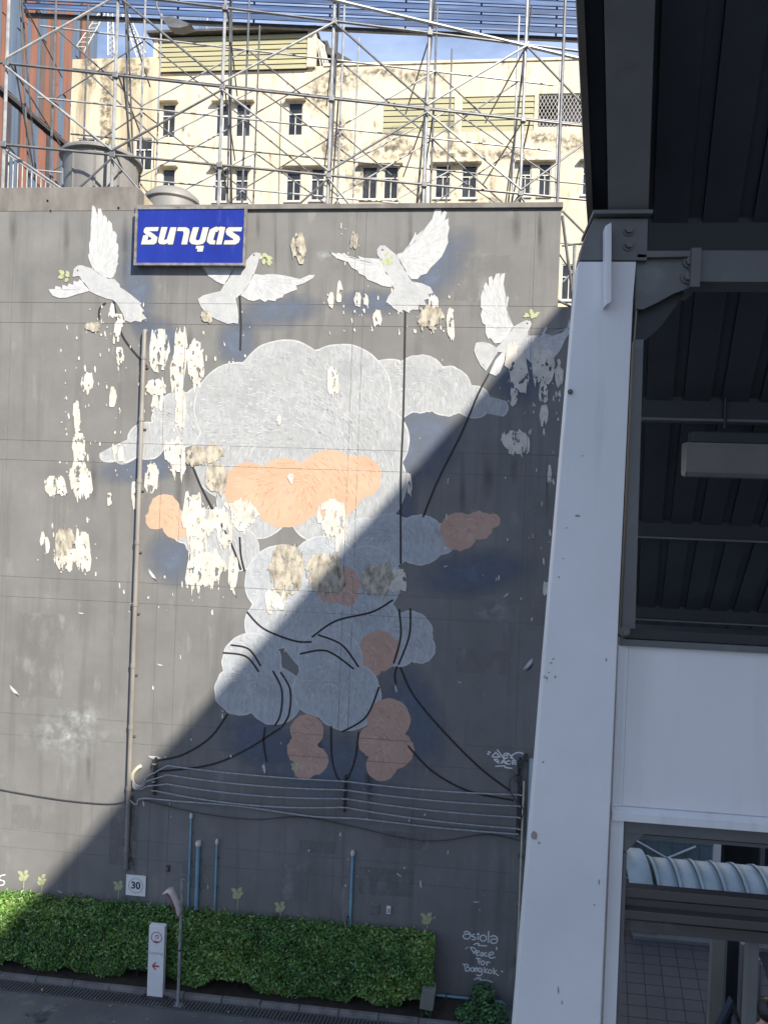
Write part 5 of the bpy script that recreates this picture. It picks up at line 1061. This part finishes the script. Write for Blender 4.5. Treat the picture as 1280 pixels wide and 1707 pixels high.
for (yl, yr, th, Yo, d_) in ((1478, 1502, 15, .02, .07), (1495, 1520, 20, .06, .05), (1513, 1542, 14, .0, .08), (1529, 1560, 18, .05, .06)): hbar('rail', yl, yr, th, YB+Yo, d_, M_rail, 1035)
xq = W(1268, 1560, YB).x; box('rail_post', xq-.03, xq+.03, YB+.1, YB+.16, sz-2.5, W(1268, 1538, YB).z, M_greysteel, pr)

# ================================================================== LOWER LEVEL seen under the board
ZFL = 3.5
fx0, fx1 = WZ(1000, 1707, ZFL).x-.6, 9.0; fy0, fy1 = -9.5, -2.6
fl2 = box('lower_walkway', fx0, fx1, fy0, fy1, ZFL-.3, ZFL-.006, M_grout); struct(fl2)
sk = math.tan(R(10.5)); ts = .30
for j in range(int((fy1-fy0)/ts)):
    for i in range(int((fx1-fx0)/ts)):
        xa = fx0+i*ts; ya = fy0+j*ts; sx = (ya-fy0)*sk
        if xa+sx+ts > fx1-.02 or xa+sx < fx0: continue
        px_, py_ = proj(Vector((xa+sx, ya, ZFL)))
        if not (1010 < px_ < 1260 and 1500 < py_ < 1740): continue
        g = .006
        MB().prism([(xa+sx+g, ya+g, ZFL-.005), (xa+sx+ts-g, ya+g, ZFL-.005), (xa+sx+ts-g+ts*sk, ya+ts-g, ZFL-.005), (xa+sx+g+ts*sk, ya+ts-g, ZFL-.005)], (0, 0, .006)).build('floor_tile', M_tile, fl2)
for k in range(4): box('walkway_pier', fx0+.3+k*1.8, fx0+.7+k*1.8, -3.3, -2.9, 0, ZFL-.302, M_conc, fl2)
# barrel vault roof beyond the walkway
YV = -1.9; a = W(1038, 1424, YV); zb3 = W(1038, 1478, YV).z-.35; rv = a.z-zb3
vt = thing('barrel_vault_roof', 'pale blue ribbed barrel vault roof below the station board', 'roof', (a.x+2, YV, 0))
def arch(x0, x1, r0, name, m, seg=16):
    V = []; 
    for x in (x0, x1):
        for k in range(seg+1): an = math.pi*k/seg; V.append((x, YV+.1-math.cos(an)*r0*1.1, zb3+math.sin(an)*r0))
    n = seg+1; o = MB().add(V, [(k, k+1, k+1+n, k+n) for k in range(seg)]).build(name, m, vt, True)
    sm = o.modifiers.new('t', 'SOLIDIFY'); sm.thickness = .03; return o
arch(a.x, a.x+.45, rv, 'vault_end', M_poly)
for k in range(13): arch(a.x+.60+k*.42, a.x+.60+k*.42+.37, rv*.86, 'vault_sheet', M_poly); arch(a.x+.56+k*.42, a.x+.62+k*.42, rv*.885, 'vault_rib', M_poly)
box('eaves_beam', a.x, a.x+6.2, YV-rv*1.1-.02, YV-rv*1.1+.15, zb3-.2, zb3-.02, M_greysteel, vt); box('eaves_beam', a.x, a.x+6.2, YV+rv*1.1+.05, YV+rv*1.1+.22, zb3-.2, zb3-.02, M_greysteel, vt)
for k in range(3): tube('vault_post', [(a.x+.3+k*2.8, YV+.8, 0), (a.x+.3+k*2.8, YV+.8, zb3-.19)], .06, M_greysteel, vt)
# gate, shed, motorcycle in the yard
YG = 3.6; gz = W(1110, 1394, YG); gl_, gr_ = W(1030, 1420, YG).x, W(1186, 1420, YG).x
gt = thing('sheet_gate', 'teal grey sheet metal gate with two crossed white bars in the yard', 'gate', ((gl_+gr_)/2, YG, 0))
box('gate_panel', gl_, gr_, YG, YG+.05, .05, gz.z, M_gate, gt)
for k in range(7): x = gl_+.35+k*.36; box('gate_rib', x, x+.05, YG-.04, YG-.001, .1, gz.z-.15, M_gate, gt)
box('gate_rib', gl_+.35, gl_+.35+.36*6+.05, YG-.036, YG-.002, gz.z-.15, gz.z-.10, M_gate, gt)
tube('cross_bar', [W(1056, 1399, YG-.06), W(1128, 1440, YG-.06)], .028, M_alu, gt, 6); tube('cross_bar', [W(1098, 1436, YG-.1), W(1159, 1411, YG-.1)], .028, M_alu, gt, 6)
p = W(1190, 1420, YG); gp = thing('gate_post', 'white post at the right end of the sheet gate', 'post', (p.x, YG, 0)); box('post_shaft', gr_+.02, gr_+.22, YG-.05, YG+.15, 0, gz.z+.1, M_alu, gp, bevel=.01); box('post_cap', gr_-.0, gr_+.24, YG-.07, YG+.17, gz.z+.102, gz.z+.15, M_alu, gp)
sh = thing('dark_shed', 'dark open shed behind the parked motorcycle', 'shed', (gr_+3, YG+4, 0))
box('back_wall', gr_+.3, gr_+7, YG+2.6, YG+2.8, 0, 3.2, M_dark, sh); box('shed_roof', gr_+.3, gr_+7, YG+.2, YG+2.9, 3.21, 3.35, M_dark, sh); box('side_wall', gr_+.26, gr_+.42, YG+.3, YG+2.59, 0, 3.2, M_dark, sh); box('shed_post', gr_+1.35, gr_+1.47, YG+.25, YG+.37, 0, 3.2, M_greysteel, sh)
mo = W(1208, 1416, YG+1.0); mc = thing('motorcycle', 'dark parked motorcycle with pale spoked wheel inside the shed', 'motorcycle', (mo.x, YG+1, 0))
def wheel(c, r):
    w_ = MB(); n = 24
    for k in range(n):
        pass
    ring = [(c[0]+r*math.cos(a_), c[1], c[2]+r*math.sin(a_)) for a_ in np.linspace(0, 2*math.pi, 25)]
    o = MB().tube(ring, .05, 8, False).build('tyre', M_iron, mc, True); rim = [(c[0]+r*.82*math.cos(a_), c[1], c[2]+r*.82*math.sin(a_)) for a_ in np.linspace(0, 2*math.pi, 25)]
    k_ = MB().tube(rim, .022, 6, False)
    for j in range(10): k_.tube([c, (c[0]+r*.8*math.cos(j*.628), c[1], c[2]+r*.8*math.sin(j*.628))], .008, 4)
    rr = k_.build('rim', M_alu, mc, True); rr.parent = o; rr.matrix_parent_inverse = Matrix.Identity(4)
wc = (mo.x, YG+1, .33)
wheel((mo.x, YG+1, 1.55-1.22), .28); wheel((mo.x+1.2, YG+1, .33), .28)
tube('fork', [(mo.x, YG+1.07, .33), (mo.x+.25, YG+1.05, .95)], .025, M_alu, mc); tube('handlebar', [(mo.x+.25, YG+.7, 1.02), (mo.x+.27, YG+1.05, .96), (mo.x+.25, YG+1.35, 1.02)], .016, M_iron, mc)
MB().prism([(mo.x+.25, YG+.92, .9), (mo.x+.6, YG+.92, .82), (mo.x+1.35, YG+.92, .86), (mo.x+1.3, YG+.92, .72), (mo.x+.9, YG+.92, .4), (mo.x+.45, YG+.92, .38)], (0, .2, 0)).build('motorcycle_body', M_maroon, mc, bevel=.03)
MB().prism([(mo.x+.6, YG+.9, .83), (mo.x+1.3, YG+.9, .87), (mo.x+1.3, YG+.9, .93), (mo.x+.65, YG+.9, .9)], (0, .24, 0)).build('saddle', M_iron, mc, bevel=.02)
# posts and boards on the walkway at lower right
for (xa, xb, yt, Y, m, lab) in ((1183, 1206, 1559, -6.2, M_olive, 'leftmost olive grey panel standing on the lower walkway'), (1208, 1230, 1562, -5.9, M_dark, 'dark grey panel between olive panel and grey fin'), (1233, 1250, 1575, -6.3, M_greysteel, 'slim grey panel right of the dark panel'), (1254, 1266, 1600, -6.6, M_greysteel, 'narrow pale grey panel nearest the person')):
    p0, p1 = W(xa, 1640, Y), W(xb, 1640, Y); zt_ = W((xa+xb)/2, yt, Y).z
    t = thing('walkway_panel', lab, 'panel', ((p0.x+p1.x)/2, Y, ZFL), 'upright panels on the lower walkway'); box('panel_board', p0.x, p1.x, Y, Y+.10, ZFL+.012, zt_, m, t, bevel=.01); box('panel_edge', p1.x+.001, p1.x+.02, Y-.01, Y+.1, ZFL+.012, zt_-.05, M_greysteel, t); box('foot', p0.x-.02, p1.x+.03, Y-.06, Y+.16, ZFL+.001, ZFL+.011, M_dark, t)
YA = -7.3; ap = W(1220, 1669, YA)
af = thing('folding_board', 'dark A-frame board with pale inset standing at the bottom right', 'sign board', (ap.x, YA, ZFL))
zf = ZFL+.012; hA = ap.z-zf; hw = hA*.42
MB().prism([(ap.x-hw, YA, zf), (ap.x-hw+.1, YA, zf), (ap.x+.02, YA, ap.z-.05), (ap.x, YA, ap.z)], (0, .12, 0)).build('left_leaf', M_navy, af)
MB().prism([(ap.x+hw, YA+.001, zf), (ap.x+hw-.1, YA+.001, zf), (ap.x-.01, YA+.001, ap.z-.05), (ap.x+.012, YA+.001, ap.z)], (0, .12, 0)).build('right_leaf', M_iron, af)
MB().prism([(ap.x+hw*.75, YA+.05, zf+.1), (ap.x+hw*.1, YA+.05, zf+.1), (ap.x+.02, YA+.05, ap.z-.25), (ap.x+.05, YA+.05, ap.z-.2)], (0, .02, 0)).build('pale_inset', M_diff, af)
# person at the very corner, only the head shows
ph = W(1280, 1668, -7.9); hx, hy, hz = ph.x, -7.9, ph.z
pe = thing('person', 'person with short black hair in dark clothes at the bottom right corner', 'person', (hx, hy, ZFL))
sc_ = (hz-ZFL)/1.70
def skin(name, verts, edges, rad, m, parent):
    me = bpy.data.meshes.new(name); bm = bmesh.new(); sl = bm.verts.layers.skin.verify(); vs = []
    for (p, r_) in zip(verts, rad):
        v = bm.verts.new((hx+p[0]*sc_, hy+p[1]*sc_, ZFL+p[2]*sc_)); v[sl].radius = (r_[0]*sc_, r_[1]*sc_) if isinstance(r_, tuple) else (r_*sc_, r_*sc_); vs.append(v)
    vs[0][sl].use_root = True
    for a, b in edges: bm.edges.new((vs[a], vs[b]))
    bm.to_mesh(me); bm.free(); o = link(name, me, m, parent); o.modifiers.new('s', 'SKIN'); q_ = o.modifiers.new('u', 'SUBSURF'); q_.levels = 1; q_.render_levels = 1
    return o
bv = [(0, 0, .95), (0, 0, 1.15), (0, 0, 1.38), (0, .01, 1.47), (0, -.01, 1.55), (0, -.01, 1.63), (-.18, 0, 1.38), (-.22, .02, 1.12), (-.20, -.12, .92), (.18, 0, 1.38), (.22, .02, 1.12), (.20, -.12, .92), (-.09, 0, .88), (-.10, -.02, .48), (-.10, .02, .09), (-.10, -.12, .05), (.09, 0, .88), (.10, .02, .48), (.10, .04, .09), (.10, -.10, .05)]
be = [(0, 1), (1, 2), (2, 3), (3, 4), (4, 5), (2, 6), (6, 7), (7, 8), (2, 9), (9, 10), (10, 11), (0, 12), (12, 13), (13, 14), (14, 15), (0, 16), (16, 17), (17, 18), (18, 19)]
br_ = [(.15, .11), (.14, .10), (.15, .10), .055, (.078, .095), (.07, .085), .06, .045, .032, .06, .045, .032, .085, .058, .04, .035, .085, .058, .04, .035]
skin('body', bv, be, br_, M_skin, pe)
skin('shirt', [(0, 0, .93), (0, 0, 1.15), (0, 0, 1.38), (0, .01, 1.45), (-.18, 0, 1.38), (-.21, .01, 1.2), (.18, 0, 1.38), (.21, .01, 1.2)], [(0, 1), (1, 2), (2, 3), (2, 4), (4, 5), (2, 6), (6, 7)], [(.165, .125), (.155, .115), (.165, .115), .065, .075, .065, .075, .065], M_shirt, pe)
skin('trousers', [(0, 0, .92), (-.09, 0, .86), (-.10, -.02, .48), (-.10, .02, .12), (.09, 0, .86), (.10, .02, .48), (.10, .04, .12)], [(0, 1), (1, 2), (2, 3), (0, 4), (4, 5), (5, 6)], [(.155, .12), .10, .073, .06, .10, .073, .06], M_trouser, pe)
hb = bmesh.new(); bmesh.ops.create_uvsphere(hb, u_segments=24, v_segments=16, radius=1)
for v in hb.verts:
    f = 1+.04*noise.noise(v.co*4)
    v.co = Vector((hx+v.co.x*.098*f*sc_, hy+.015+v.co.y*.112*f*sc_, hz-.105*sc_+v.co.z*.115*f*sc_))
dead = [v for v in hb.verts if v.co.z < hz-.16*sc_ and v.co.y > hy+.0]
bmesh.ops.delete(hb, geom=dead, context='VERTS'); me = bpy.data.meshes.new('hair'); hb.to_mesh(me); hb.free(); me.polygons.foreach_set('use_smooth', [True]*len(me.polygons)); link('hair', me, M_hair, pe)
